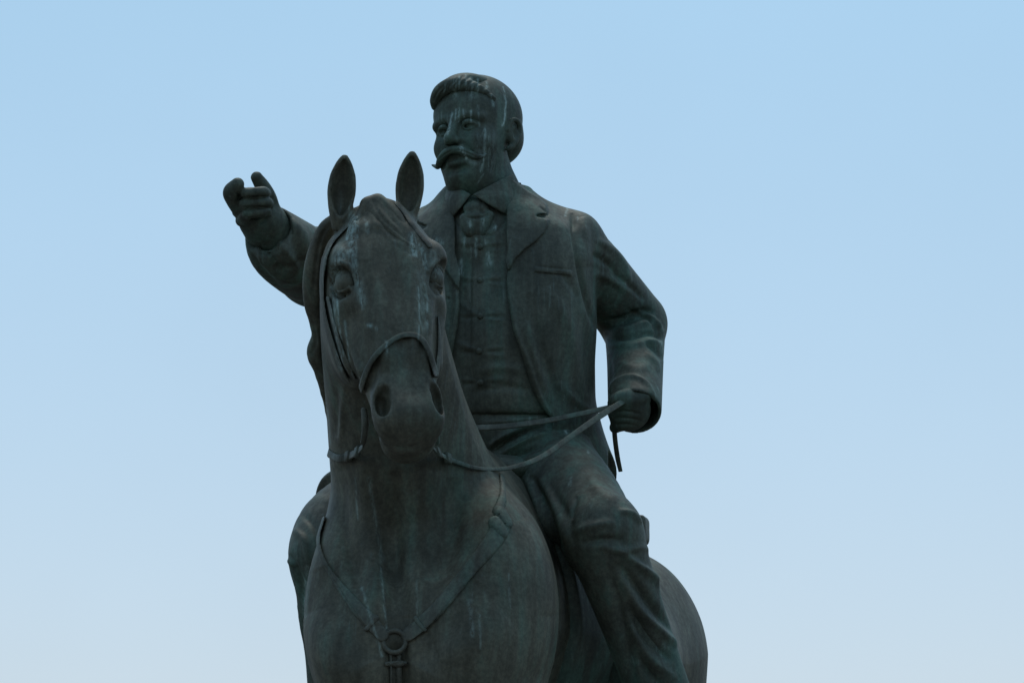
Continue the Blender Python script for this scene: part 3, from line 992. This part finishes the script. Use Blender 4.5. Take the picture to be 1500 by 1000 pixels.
HEADZ = (-190, 110)
xs = axis((-425, -310, 2.0), (-310, -130, 8), (-130, 75, 1.35), (75, 140, 8), (140, 220, 2.0))
ys = axis((-660, -140, 12), (-140, -50, 2.0), (-50, 150, 4), (150, 400, 1.5))
zs = axis((-190, -70, 5), (-70, 120, 1.6), (120, 215, 6), (215, 350, 2.0))
rider_o = cast('rider', man, xs, ys, zs, M_SKIN, rider_root, [
    ([(897, 603), (915, 602), (940, 606)], 2, -2.5), ([(898, 613), (916, 612), (940, 616)], 2, -2.5), ([(900, 622), (916, 621), (936, 624)], 2, -2.2),
    ([(352, 290), (372, 289), (392, 288)], 1.8, -3.5), ([(350, 304), (372, 304), (392, 303)], 1.8, -3.5), ([(352, 319), (372, 320), (390, 318)], 2, -3), ([(372, 276), (373, 288)], 1.6, -1.6), ([(372, 291), (373, 303)], 1.6, -1.6), ([(376, 330), (388, 322), (398, 308)], 3, -3), ([(346, 280), (354, 292)], 1.8, -2),
    ([(640, 176), (652, 178)], 4, -1.2), ([(668, 172), (676, 165)], 2.2, -1.2)])

# hair
hair = Sdf()
hair.u(ell((0, 24, -11), (57, 57, 70), FF))
hair.u(ell((0, -8, -30), (53, 42, 50), FF), 14)
side = poly_sd([(120, 44), (60, 42), (44, 30), (30, 16), (25, -14), (21, -36), (11, -36), (9, -8), (4, 8), (-14, 8), (-20, -14), (-22, -44), (-48, -78), (-130, -90), (-130, 120), (120, 120)])
def _side(P):
    q = FF.loc(P)
    return side(q[:, 2], q[:, 1])
hair.i(_side, 4)
hair.u(tube([(-37, 33, 55), (-33, 40, 61), (-20, 49, 68), (0, 54, 68), (22, 50, 60), (38, 42, 48), (50, 30, 36)], [7.5, 9, 10.5, 11, 9.5, 7, 4], FF), 9)      # quiff rolled over the brow
hair.u(ell((2, 64, 26), (31, 15, 40), FF), 12)
cast('hair', hair, *around(FF.pt((0, 20, -5)), (90, 95, 105), 1.5), M_SKIN, rider_o, [
    ([(634, 150), (640, 136), (652, 124)], 1.8, -2), ([(640, 152), (647, 136), (660, 120)], 1.6, -2), ([(650, 147), (656, 130), (670, 114)], 1.6, -2.2), ([(660, 143), (666, 126), (680, 110)], 1.6, -2),
    ([(670, 140), (676, 124), (690, 111)], 1.6, -2), ([(680, 138), (688, 122), (702, 114)], 1.6, -2), ([(692, 138), (700, 124), (712, 118)], 1.6, -1.8),
    ([(706, 132), (722, 124), (740, 134)], 2, -1.8), ([(708, 142), (726, 134), (748, 148)], 2, -1.8), ([(712, 152), (730, 146), (752, 164)], 2, -1.6), ([(716, 166), (734, 160), (756, 182)], 2, -1.6),
    ([(716, 172), (718, 186)], 1.6, -1.4), ([(722, 170), (724, 186)], 1.6, -1.4), ([(752, 200), (756, 216)], 2, -1.4)], 1)

# moustache, ends waxed outwards and up
mo = Sdf()
for sg in (-1, 1):
    wd = 1.0 if sg < 0 else 0.76
    mo.u(tube([(sg * 1, -48, 79), (sg * 12 * wd, -50, 77), (sg * 26 * wd, -55, 69), (sg * 38 * wd, -60, 57 + 6 * (sg > 0)), (sg * 48 * wd, -60 + 4 * (sg < 0), 48 + 8 * (sg > 0)), (sg * 55 * wd, -57 + 5 * (sg < 0), 45 + 8 * (sg > 0))], [4.8, 6.2, 5.8, 4.6, 3, 1.6], FF), 5)
cast('moustache', mo, *around(FF.pt((0, -55, 60)), (75, 35, 60), 1.3), M_SKIN, rider_o, [
    ([(663, 220), (652, 226), (642, 234)], 1.4, -1.4), ([(664, 226), (654, 231), (645, 237)], 1.2, -1.2), ([(668, 218), (684, 224), (700, 231)], 1.4, -1.5), ([(669, 224), (686, 230), (700, 236)], 1.3, -1.4)], 1)

# ------------------------------------------------------------------ clothes
TW = [(-110, 0, -30, 150, 90, 120), (-40, 0, -15, 152, 95, 120), (20, 0, -6, 149, 112, 120), (80, 0, 5, 147, 124, 116), (150, 0, 18, 149, 126, 112), (215, 0, 30, 155, 116, 110),
      (290, 0, 40, 156, 98, 104), (335, 0, 46, 140, 82, 92), (365, 0, 52, 105, 66, 78), (390, 0, 56, 72, 54, 66), (410, 0, 58, 60, 50, 60)]


def torso(inset):
    return loft(RF, [(t, x, z, w - inset, a - inset, b - inset) for t, x, z, w, a, b in TW], 2.3)


# vest
vest = Sdf()
vest.u(torso(8))
vest.u(rc(RF.pt((0, 325, 92)), RF.pt((0, 392, 84)), 44, 34), 24)
vest.i(lambda P: np.maximum(RF.loc(P)[:, 1] - 398, 62 - RF.loc(P)[:, 1]), 6)
_vsh = poly_sd([(640, 270), (790, 270), (830, 640), (600, 640)])
vest.i(lambda P: np.where(P[:, 2] > 20, _vsh(*PX(P)), -5), 3)
VCH = []
for y in (361, 411, 463, 514, 560):
    for dx, dy, a in ((40, -6, 3), (36, 2, -3), (42, 8, 2.5), (-30, -6, 2.5), (-26, 3, -3)):
        VCH.append(([(701 + math.copysign(4, dx), y), (701 + dx * .5, y + dy * .6), (701 + dx, y + dy)], 3.4 + .5 * math.sin(y * 7 + dx), a * (0.45 + 0.18 * math.sin(y * 3.1 + dx))))
VCH += [([(692, 352), (689, 420), (688, 500), (692, 590)], 2.2, -2.4), ([(697, 356), (695, 430), (695, 510), (697, 590)], 3, 1.0),
        ([(668, 440), (690, 455), (699, 462)], 4, 2), ([(664, 500), (686, 508), (699, 513)], 4, 2), ([(700, 545), (735, 538), (775, 545)], 7, 2.5), ([(690, 575), (735, 566), (780, 572)], 6, -3),
        ([(672, 380), (680, 430), (678, 500)], 8, -1.5), ([(735, 380), (730, 470), (745, 560)], 10, 1.5), ([(700, 340), (720, 345), (742, 322)], 2, -2), ([(666, 322), (680, 342), (697, 352)], 2, -2)]
vest_o = cast('waistcoat', vest, axis((-200, 60, 2.2), (60, 130, 5)), axis((-150, 220, 2.2)), axis((-150, 0, 8), (0, 170, 2.2)), M_CLOTH, rider_o, VCH, 1)

# jacket with sleeves
jk = Sdf()
jk.u(torso(0))
for sg, sh in ((1, SHL), (-1, SHR)):
    jk.u(rc(RF.pt((sg * 35, 378, 40)), sh - UP * (3 if sg > 0 else 4), 34, 42 if sg > 0 else 40), 30)
jk.u(tube([SHL - UP * 6, SHL + (ELL - SHL) * .4 + np.array([0, -5, 0]), ELL + np.array([-2, 6, 0])], [42, 48, 49]), 14)
jk.u(tube([ELL, ELL + (WRL - ELL) * .5 + np.array([2, -2, 0]), WRL + np.array([2, -26, 36])], [46, 42, 39]), 10)
jk.u(tube([SHR, SHR + (ELR - SHR) * .5, ELR], [50, 57, 57]), 20)
jk.u(tube([ELR, ELR + (SLVR - ELR) * .5 + np.array([2, -4, 0]), SLVR, CUFR], [55, 53, 49, 37]), 10)
# skirts of the coat over the thighs
for sg in (-1, 1):
    jk.u(rc(RF.pt((sg * 92, 40, -20)), RF.pt((sg * 124, -28, -8)), 58, 62), 30)
jk.u(rc(RF.pt((-100, -10, 20)), RF.pt((-180, -92, 126)), 88, 82), 26)
_td = nrm((-127, -125, 176)).astype(f32)


def hem(P):
    q = RF.loc(P)
    a = -22 - q[:, 1] + f32(0.62) * q[:, 2]
    b = (q - np.array([-170, -94, 130], f32)) @ _td
    b = np.where(q[:, 1] < 110, b, -50)
    return np.where(q[:, 0] > -55, a, b).astype(f32)


jk.i(hem, 5)
# open cuffs
ca = nrm(WRL + np.array([0, -26, 36]) - ELL); ce = WRL + np.array([2, -26, 36])
jk.i(lambda P: ((P - ce.astype(f32)) @ ca.astype(f32)) - np.where((P[:, 0] > 140) & (P[:, 1] < 60), 8.0, 1e3).astype(f32), 2)
jk.s(rc(ce - ca * 22, ce + ca * 60, 33, 35), 3)
cb_ = nrm(CUFR - SLVR + (SLVR - ELR) * .3); cf = CUFR
jk.i(lambda P: ((P - cf.astype(f32)) @ cb_.astype(f32)) - np.where(P[:, 0] < -280, 8.0, 1e3).astype(f32), 2)
_cf, _cb = cf.astype(f32), cb_.astype(f32)


def cuffcut(P):
    q = P - _cf
    a = q[:, 0] * _cb[0] + q[:, 1] * _cb[1] + q[:, 2] * _cb[2]
    r = np.sqrt(np.maximum((q * q).sum(1) - a * a, 0))
    return np.maximum(r - f32(32), f32(2) - a)


jk.s((cuffcut, cf + cb_ * 20, 60), 3)
# open front
_open = poly_sd([(655, 262), (658, 300), (661, 330), (660, 370), (668, 400), (673, 424), (673, 450), (670, 480), (664, 510), (654, 560), (640, 620), (700, 680), (800, 660), (811, 616), (794, 597), (779, 567), (768, 531),
                 (758, 497), (753, 487), (747, 454), (743, 418), (744, 394), (750, 370), (748, 330), (748, 300), (752, 262)])
jk.s((lambda P: np.maximum(_open(*PX(P)), 10 - P[:, 2]), V(715, 470, 80), 270), 3)
jk.s((lambda P: np.maximum(_open(*PX(P)), np.abs(P[:, 1] - 215) - 60), np.array([-40., 215, 0]), 120), 2)
# lapels lie proud of the coat
_lapR = poly_sd([(750, 262), (772, 279), (788, 288), (800, 299), (803, 313), (786, 315), (785, 317), (804, 321), (803, 330), (797, 341), (786, 353), (768, 366), (756, 378), (744, 396), (735, 370), (738, 300)])
_lapL = poly_sd([(657, 268), (640, 284), (618, 298), (610, 312), (612, 326), (626, 331), (616, 340), (630, 356), (650, 395), (672, 424), (680, 380), (670, 330)])
_wlt = poly_sd([(783, 390), (838, 396), (838, 405), (783, 399)])


def lapel(P, d):
    x, y = PX(P)
    front = P[:, 2] > -60
    a = 6.5 * sstep(0.5 - np.minimum(_lapR(x, y), _lapL(x, y)) / 1.6) + 2.2 * sstep(0.5 - _wlt(x, y) / 2.5)
    return d - np.where(front, a, 0).astype(f32)


jk.m(lapel, V(725, 345, 30), 190)
JCH = [
    ([(786, 316), (803, 314)], 1.6, -1.5), ([(790, 302), (800, 309), (803, 316)], 2, -2),
    # sleeve seam and folds on the image-right arm
    ([(838, 312), (842, 350), (850, 400), (862, 450), (872, 482)], 4, -5), ([(852, 318), (858, 350), (862, 390)], 8, 3), ([(872, 350), (895, 365), (915, 390), (922, 420)], 6, 3.5), ([(866, 372), (890, 385), (910, 410)], 6, -4),
    ([(868, 400), (895, 410), (925, 432)], 7, 3), ([(900, 400), (925, 420), (945, 440)], 5, -3),
    ([(880, 470), (910, 468), (940, 455), (958, 458)], 5, -6), ([(884, 486), (915, 484), (945, 474), (968, 478)], 6, 4), ([(890, 498), (920, 494), (950, 488), (974, 496)], 4, -4.5), ([(888, 506), (925, 506), (955, 500), (972, 508)], 5, 3),
    ([(918, 452), (940, 462), (960, 480), (968, 500)], 4, -3.5), ([(930, 450), (955, 466), (972, 488)], 4, 3), ([(940, 500), (960, 512), (972, 528)], 4, -3.5), ([(945, 516), (960, 530), (964, 545)], 5, 2.5),
    ([(892, 520), (896, 560)], 5, -2), ([(905, 530), (930, 540), (955, 535)], 8, 2),
    ([(893, 576), (898, 562), (912, 553), (930, 552), (946, 560), (956, 576), (957, 596)], 3.5, 2.5),
    # breast of the coat
    ([(800, 420), (830, 470), (845, 540), (850, 590)], 12, 3), ([(775, 430), (790, 500), (812, 570), (830, 612)], 9, -3), ([(855, 460), (860, 520), (862, 580)], 8, -3), ([(770, 470), (785, 530), (806, 590)], 8, 2.5),
    ([(783, 399), (838, 405)], 1.5, -2), ([(783, 389), (838, 395)], 1.2, -1.5), ([(820, 560), (845, 590), (868, 600)], 6, 2.5), ([(812, 400), (826, 404), (848, 440)], 6, -2),
    ([(750, 372), (747, 392), (746, 420), (751, 456), (758, 490), (774, 531), (786, 567), (800, 597), (815, 614)], 3.5, 2.5),
    ([(669, 424), (669, 450), (664, 480), (658, 520)], 3.5, 2.5), ([(652, 434), (658, 438)], 1.5, -2.5), ([(640, 380), (655, 420), (655, 480)], 8, -2.5),
    # image-left sleeve
    ([(376, 352), (384, 380), (405, 405)], 5, 3.5), ([(388, 350), (398, 378), (420, 402)], 5, -4), ([(400, 345), (420, 370), (440, 395)], 7, 3.5), ([(415, 318), (430, 350), (445, 400)], 8, -3), ([(425, 322), (445, 345), (455, 390)], 8, 3), ([(370, 372), (385, 398), (410, 420)], 4, -3),
    ([(385, 392), (420, 392), (450, 378)], 6, -3), ([(400, 405), (430, 412), (452, 405)], 6, 2.5)]
jk_o = cast('jacket', jk, axis((-400, 230, 1.9)), axis((-310, 270, 1.9)), axis((-240, -160, 6), (-160, 290, 2.0)), M_CLOTH, rider_o, [(s_[0], s_[1] * .92, s_[2] * 1.45) for s_ in JCH], 1)

# shirt collar
col = Sdf()
cn0, cn1 = NB + UP * 42 + FW * 3, NB - UP * 14 + FW * 17
col.u(rc(cn0, cn1, 55, 66))
col.s(rc(cn0 + UP * 30, cn1, 48, 58), 1)
_col = poly_sd([(648, 262), (672, 274), (690, 285), (664.5, 318), (659, 311), (650, 285)])
_col2 = poly_sd([(692, 285), (720, 270), (742, 258), (753, 254), (757, 290), (746, 315), (738, 313), (716, 300)])
col.i(lambda P: np.where(P[:, 2] > -60, np.minimum(_col(*PX(P)), _col2(*PX(P))), np.abs(P[:, 1] - 208) - 27).astype(f32), 2)
cast('collar', col, *around(V(704, 284, -10), (80, 55, 100), 1.5), M_CLOTH, rider_o, None, 1)

# necktie
tie = Sdf()
tz = 40
tie.u(ell(V(698, 306, tz - 5), (20, 13, 13)))
tie.u(rc(V(690, 299, tz - 15), V(710, 299, tz - 17), 9, 9), 8)
tie.u(ell(V(697, 331, tz + 8), (20, 20, 11)), 6)
tie.u(rc(V(681, 320, tz + 6), V(688, 338, tz + 12), 8, 9), 6)
tie.u(rc(V(716, 316, tz + 5), V(706, 340, tz + 12), 8, 8), 6)
cast('necktie', tie, *around(V(698, 316, tz), (40, 45, 40), 1.5), M_CLOTH, rider_o, [
    ([(680, 316), (697, 319), (716, 314)], 2.2, -4), ([(690, 322), (692, 345)], 2, -2.5), ([(706, 322), (704, 345)], 2, -2.5), ([(688, 292), (692, 304), (690, 314)], 2, -2), ([(706, 292), (704, 305), (708, 314)], 2, -2)], 1)

# trousers
tr = Sdf()
tr.u(loft(RF, [(-80, 0, -20, 120, 80, 110), (-20, 0, -10, 140, 96, 112), (40, 0, 0, 138, 108, 108), (75, 0, 6, 132, 108, 100), (90, 0, 8, 122, 100, 92)], 2.2))
for sg in (-1, 1):
    hip, kn, an = RF.pt((sg * 74, -12, 10)), RF.pt((204, -137, 186) if sg > 0 else (-197, -152, 186)), RF.pt((sg * 203 + (88 if sg > 0 else -12), -440, 90))
    if sg > 0:
        tr.u(tube([hip, hip + (kn - hip) * .5 + UP * 6, kn], [82, 69, 54]), 30)
    else:
        tr.u(tube([hip, hip + (kn - hip) * .5 + UP * 8, hip + (kn - hip) * .8 + UP * 8 - LF * 12, kn], [82, 82, 74, 54]), 30)
    tr.u(tube([kn, kn + (an - kn) * .5 + FW * -12, an], [54, 46 if sg > 0 else 42, 46 if sg > 0 else 38]), 22)
TCH = [
    ([(700, 608), (750, 604), (800, 606)], 4, -3), ([(700, 620), (750, 616), (806, 610)], 5, 3),
    ([(716, 664), (740, 646), (772, 630), (800, 624)], 4.5, -8), ([(724, 670), (755, 654), (788, 640), (812, 634)], 4, 5), ([(734, 678), (764, 662), (800, 650)], 3.5, -5), ([(742, 688), (775, 672), (815, 662)], 5, 3.5),
    ([(716, 654), (735, 640), (760, 630)], 4, 4), ([(800, 650), (840, 640), (872, 650)], 9, 2.5),
    ([(768, 696), (788, 740), (803, 790), (815, 840)], 6, 5), ([(778, 696), (800, 745), (816, 800), (826, 850)], 6, -7), ([(792, 700), (815, 745), (830, 795)], 7, 4), ([(755, 700), (778, 745), (796, 800)], 5, -5), ([(805, 712), (832, 760), (842, 800)], 8, -3),
    ([(846, 726), (838, 748), (836, 760)], 4, -4), ([(860, 700), (880, 720), (905, 735)], 10, 2.5), ([(835, 780), (870, 770), (902, 764)], 8, 4), ([(850, 796), (880, 790), (915, 790)], 7, -5), ([(905, 748), (925, 752), (940, 766)], 5, 4),
    ([(880, 800), (910, 806), (945, 800)], 6, 3.5),
    ([(900, 800), (930, 824), (962, 850), (985, 890)], 6, 5.5), ([(902, 822), (930, 852), (962, 895), (990, 926)], 7, -7), ([(912, 848), (935, 890), (968, 925), (994, 945)], 7, 6), ([(918, 880), (945, 930), (985, 968)], 7, -6.5),
    ([(925, 915), (950, 960), (990, 996)], 8, 6), ([(930, 955), (955, 990), (985, 1015)], 7, -5), ([(890, 830), (905, 880), (918, 940), (930, 1000)], 9, -4), ([(945, 800), (962, 815), (972, 835)], 5, 4),
    ([(425, 810), (440, 850), (445, 880)], 5, -4), ([(430, 775), (445, 790), (455, 830)], 6, 4), ([(421, 818), (432, 830)], 4, 3), ([(440, 750), (460, 770), (470, 800)], 6, -3), ([(430, 860), (440, 910), (442, 960)], 5, 3)]
cast('trousers', tr, axis((-360, 330, 2.3)), axis((-680, -540, 12), (-540, -90, 2.3)), axis((-160, 0, 8), (0, 360, 2.3)), M_CLOTH, rider_o, [(s_[0], s_[1] * .92, s_[2] * 1.35) for s_ in TCH], 1)

# boots (below the frame)
for sg in (-1, 1):
    bt = Sdf()
    an = RF.pt((sg * 203 + (88 if sg > 0 else -12), -425, 92))
    bt.u(rc(an, an + UP * -95 + FW * -22, 36, 30))
    bt.u(rc(an + UP * -110 + FW * -12, an + UP * -110 + FW * 110, 28, 24), 14)
    c = an + UP * -55 + FW * 30
    cast('boot', bt, *around(c, (90, 130, 140), 6), M_CLOTH, rider_o)

# waistcoat buttons
for (x, y) in ((703, 361), (703.5, 411), (703.5, 463), (702, 514), (704, 560)):
    zb = None
    for z in np.arange(200, -60, -1.5):
        if vest.ev(V(x, y, z)[None].astype(f32))[0] < 0:
            zb = z
            break
    b = Sdf().u(ell(V(x, y, zb + 1.5), (5, 5, 3.4)))
    cast('button', b, *around(V(x, y, zb), 8, 1.2), M_CLOTH, rider_o, None, 1)

# ------------------------------------------------------------------ mane
def surf_z(px, py, sd, hi=760, lo=-300, off=0.0):
    """depth of the first bronze met behind photo position (px, py)"""
    z = np.arange(hi, lo, -2.0)
    P = np.array([V(px, py, a) for a in z]).astype(f32)
    d = sd.ev(P) - off
    i = np.nonzero(d < 0)[0]
    return float(z[i[0]]) if len(i) else None


mane = Sdf()
edge = [(488, 322, 436, 8), (478, 336, 430, 12), (470, 360, 420, 15), (464, 388, 410, 17), (461, 418, 398, 17), (461, 444, 388, 15), (467, 468, 378, 14), (470, 492, 368, 13), (465, 516, 356, 15),
        (474, 540, 346, 14), (480, 566, 336, 12), (486, 592, 322, 11), (490, 618, 310, 10), (492, 640, 300, 7)]
mane.u(tube([V(x, y, z) for x, y, z, r in edge], [r for *_, r in edge]), 10)
for (x, y, z, r) in edge[2:-1]:
    mane.u(rc(V(x + 24, y - 34, z - 34), V(x - 1, y + 10, z), r * .9, r * .55), 6)
for pth, rad in (([(541, 300), (557, 322), (582, 345), (606, 364)], [12, 13, 10, 4]), ([(553, 296), (577, 316), (598, 342)], [12, 11, 4]), ([(537, 302), (527, 320), (520, 340)], [9, 7, 3])):
    pp = []
    for (x, y), r in zip(pth, rad):
        z = surf_z(x, y, head) or 560
        pp.append(V(x, y, z - r * .45))
    mane.u(tube(pp, rad), 5)
cast('mane', mane, axis((-300, -120, 2.0)), axis((-150, 215, 2.0)), axis((230, 470, 2.2), (470, 620, 2.0)), M_HORSE, horse_o, [
    ([(484, 326), (470, 350), (462, 390), (458, 440)], 2.5, -3), ([(478, 345), (472, 380), (468, 430)], 2, -2), ([(458, 470), (462, 500), (456, 520)], 2.5, -2.5), ([(466, 470), (472, 510), (478, 560)], 2.5, -2.5),
    ([(545, 292), (560, 318), (586, 342), (604, 356)], 2, -3), ([(556, 290), (578, 316), (598, 342)], 1.8, -2.5), ([(536, 300), (528, 322)], 1.8, -2)], 1)
tail = Sdf()
tail.u(tube([(0, -60, -705), (0, -110, -790), (0, -300, -830), (0, -560, -815)], [30, 42, 52, 14], RF))
cast('tail', tail, *around(RF.pt((0, -300, -780)), (110, 380, 220), 9), M_HORSE, horse_o)

# ------------------------------------------------------------------ bridle
bridle = bpy.data.objects.new('bridle', None); SC.collection.objects.link(bridle); bridle.parent = statue


def pxband(pts, w, sd_lo, rnd=0):
    f = line_d(pts, w)
    return lambda P: np.maximum(f(*PX(P)), sd_lo(P))


def qmin(q):
    return lambda P: (f32(q) - HF.loc(P)[:, 2])


def bandcast(name, base, pts, w, t, lo_fn, zr, parent, h=1.5, mat=None, inner=3.0):
    A = np.asarray(pts, float); W = np.max(w) + 5
    c = [V(A[:, 0].min() - W, A[:, 1].max() + W, z) for z in zr] + [V(A[:, 0].max() + W, A[:, 1].min() - W, z) for z in zr]
    c = np.array(c)
    return cast(name, Band(base, pxband(pts, w, lo_fn), t, inner), *bbox(c.min(0), c.max(0), h), mat or M_STRAP, parent, HCH if base is body else None, 4)


bandcast('cheek_strap', head, [(475, 378), (470, 415), (473, 455), (484, 498), (501, 546), (522, 581), (536, 606)], 4.5, 4.5, qmin(-60), (430, 660), bridle)
bandcast('cheek_strap', head, [(480, 436), (490, 478), (505, 522), (526, 572)], 2.8, 3.5, qmin(-40), (430, 660), bridle)
bandcast('cheek_strap', head, [(642, 462), (644, 503), (640, 550)], [.6, 2.8, 3], 3.5, qmin(-60), (400, 640), bridle)
bandcast('browband', head, [(475, 378), (486, 353), (511, 327), (522, 318)], 3.8, 4, qmin(-50), (430, 600), bridle)
bandcast('browband', head, [(581, 298), (592, 310), (607, 333), (630, 360)], 3.8, 4, qmin(-50), (430, 600), bridle)
bandcast('noseband', head, [(523, 586), (528, 570), (537, 543), (549, 522), (566, 505), (584, 493), (601, 490), (617, 496), (628, 514), (639, 548)], 4.2, 5.5, qmin(-40), (470, 720), bridle)


def bit_side(px, py, z, w):
    sd = Sdf()
    sd.u(tube([V(px, py - 22, z), V(px + w, py - 6, z + 4), V(px + w * .8, py + 10, z + 2), V(px - 1, py + 26, z - 6)], [4, 5, 4.5, 4]))
    cast('bit', sd, *around(V(px, py, z), (20, 42, 24), 1.4), M_STRAP, bridle, None, 1)


zl = (surf_z(548, 625, head) or 600)
bit_side(533, 622, zl - 24, 2)
bit_side(641, 622, zl - 50, -2)

# reins
zr0 = zl - 28
REIN_L = [(629, 650), (641, 662), (656, 671), (676, 679), (704, 686), (740, 686), (775, 677), (803, 663), (832, 642), (860, 622), (888, 603), (914, 587)]
pts, nor = [], []
for i, (x, y) in enumerate(REIN_L):
    z = zl - 60 + (96 - zl + 60) * (i / 11.0) ** 0.85
    s = surf_z(x, y, body, 700)
    if s is not None and s + 6 > z:
        z = s + 6
    pts.append(V(x, y, z))
CL = catmull(pts, 12)
ribbon('rein', pts, [6, 7, 7, 6, 5.5, 6, 7, 7.5, 8, 8.5, 9, 8], 2.0, (0.25, 0.35, 0.9), M_STRAP, bridle)
RR = [(533, 652), (524, 661), (510, 668), (497, 671), (488, 668)]
zn = (surf_z(500, 671, body, 700) or 400) + 7
pts, nor = [], []
for i, (x, y) in enumerate(RR):
    z = [zr0 - 6, (zr0 + zn) / 2 + 8, zn + 12, zn, zn - 22][i]
    s = surf_z(x, y, body, 700)
    if s is not None and i < 4:
        z = max(z, s + 5)
    pts.append(V(x, y, z)); nor.append((-.1 - .15 * i, 0.2, 0.9))
zz = pts[-1][2]
pts += [V(483, 660, zz - 50), V(520, 646, 215), V(600, 634, 172), V(690, 627, 150), V(740, 624, 138), V(800, 616, 122), V(850, 606, 106), V(896, 596, 92), V(914, 592, 84)]
nor += [(-.9, .2, .2), (-.5, .3, -.5), (0, .5, .8), (0, .5, .8), (0, .5, .8), (0, .5, .8), (0, .5, .8), (0, .4, .9), (0, .4, .9)]
ribbon('rein', pts, [8, 10, 11, 11, 10, 10, 10, 9, 9, 9, 8.5, 8, 8, 7], 2.4, nor, M_STRAP, bridle)
CR = catmull(pts, 12)
for CC, nn in ((CL, (0.25, 0.35, 0.9)), (CR, (-.25, .2, .9))):
    for k in ((10, 12, 14), (22, 24, 26)):
        ribbon('buckle', [CC[q] for q in k], 15, 7, nn, M_STRAP, bridle, 2)
# loose end of the reins hanging below the fist
pts = [V(899, 612, 74), V(900, 632, 60), V(902, 652, 46), V(905, 672, 34), V(909, 690, 24)]
ribbon('rein_end', pts, [7, 7, 7, 7, 6], 2.4, (-.2, 0, 1), M_STRAP, bridle)
# ------------------------------------------------------------------ breastplate
harness = bpy.data.objects.new('breast_harness', None); SC.collection.objects.link(harness); harness.parent = statue
zlo = lambda P: 120 - P[:, 2]
bandcast('strap', body, [(474, 758), (466, 789), (474, 820), (495, 854), (522, 888), (546, 915), (560, 929)], [2.5, 3, 3.5, 6, 10, 10.5, 10.5], 4, zlo, (250, 560), harness, 1.7)
bandcast('strap', body, [(597, 929), (611, 919), (638, 894), (672, 854), (699, 820), (724, 789), (738, 766)], [10.5, 10.5, 10.5, 10.5, 10.5, 10.5, 10.5], 4, zlo, (200, 560), harness, 1.7)
bandcast('strap', body, [(736, 694), (736, 728), (729, 750)], [3.5, 3.5, 4.5], 3.5, zlo, (120, 460), harness, 1.7)
bandcast('strap', body, [(579, 960), (580, 990), (581, 1030)], [9, 9, 9], 3.2, zlo, (380, 600), harness, 1.7)
for a, b in (((537, 921), (550, 905)), ((609, 906), (622, 922)), ((567, 972), (593, 971))):
    bandcast('keeper', body, [a, b], 4, 5.5, zlo, (380, 600), harness, 1.6)
for a, b in (((733, 751), (744, 767)), ((724, 765), (736, 781))):
    bandcast('buckle', body, [a, b], [5.5, 5.5], 6, zlo, (200, 480), harness, 1.6)
zc = surf_z(578, 940, body, 700)
def surf_n(px, py, sd, r=14):
    a, b = V(px - r, py, surf_z(px - r, py, sd)), V(px + r, py, surf_z(px + r, py, sd))
    c, d_ = V(px, py + r, surf_z(px, py + r, sd)), V(px, py - r, surf_z(px, py - r, sd))
    return nrm(np.cross(b - a, d_ - c))


torus_mesh('ring', V(578, 939, zc + 4), surf_n(578, 939, body, 22), 15, 3.4, M_STRAP, harness, 40, 12)

# ------------------------------------------------------------------ saddle
saddle = bpy.data.objects.new('saddle', None); SC.collection.objects.link(saddle); saddle.parent = statue
fl = poly_sd([(-230, 30), (60, 30), (120, -50), (145, -140), (145, -300), (110, -430), (-60, -450), (-180, -380), (-230, -80)])


def flap(P):
    q = RF.loc(P)
    return np.maximum(fl(q[:, 2], q[:, 1]), 55 - q[:, 0])


def flap2(P):
    q = RF.loc(P)
    return np.maximum(fl(q[:, 2], q[:, 1]), 55 + q[:, 0])


pad = Sdf()  # wedge added to stop light leaking between the left leg and the barrel
pad.u(rc((165, -150, 40), (196, -420, -20), 44, 52, RF))
pad.u(rc((150, -110, -60), (178, -380, -120), 40, 48, RF), 20)
cast('leg_slot_filler', pad, *around(RF.pt((172, -270, -35)), (130, 240, 160), 4), M_CLOTH, saddle, None, 2)
cast('flap', Band(body, flap, 16, 6), axis((20, 300, 3)), axis((-720, -120, 3)), axis((-260, 330, 3)), M_CLOTH, saddle, None, 4)
cast('flap', Band(body, flap2, 16, 6), axis((-320, 20, 4)), axis((-720, -120, 4)), axis((-300, 330, 4)), M_CLOTH, saddle, None, 3)
seat = Sdf()
seat.u(ell((0, -22, 0), (120, 34, 170), RF))
CT = Frame(RF.pt((0, -66, -166)), LF, UP, FW)


def roll(P):
    q = np.abs(CT.loc(P)) - np.array([181, 15, 14], f32)
    return np.sqrt((np.maximum(q, 0) ** 2).sum(1)) + np.minimum(q.max(1), 0) - 6


seat.u((roll, CT.o, 200), 6)
cast('seat', seat, axis((-260, 230, 4)), axis((-330, -110, 4)), axis((-260, 240, 4)), M_CLOTH, saddle, None, 1)
# pommel cloth edge folds in front of the thigh
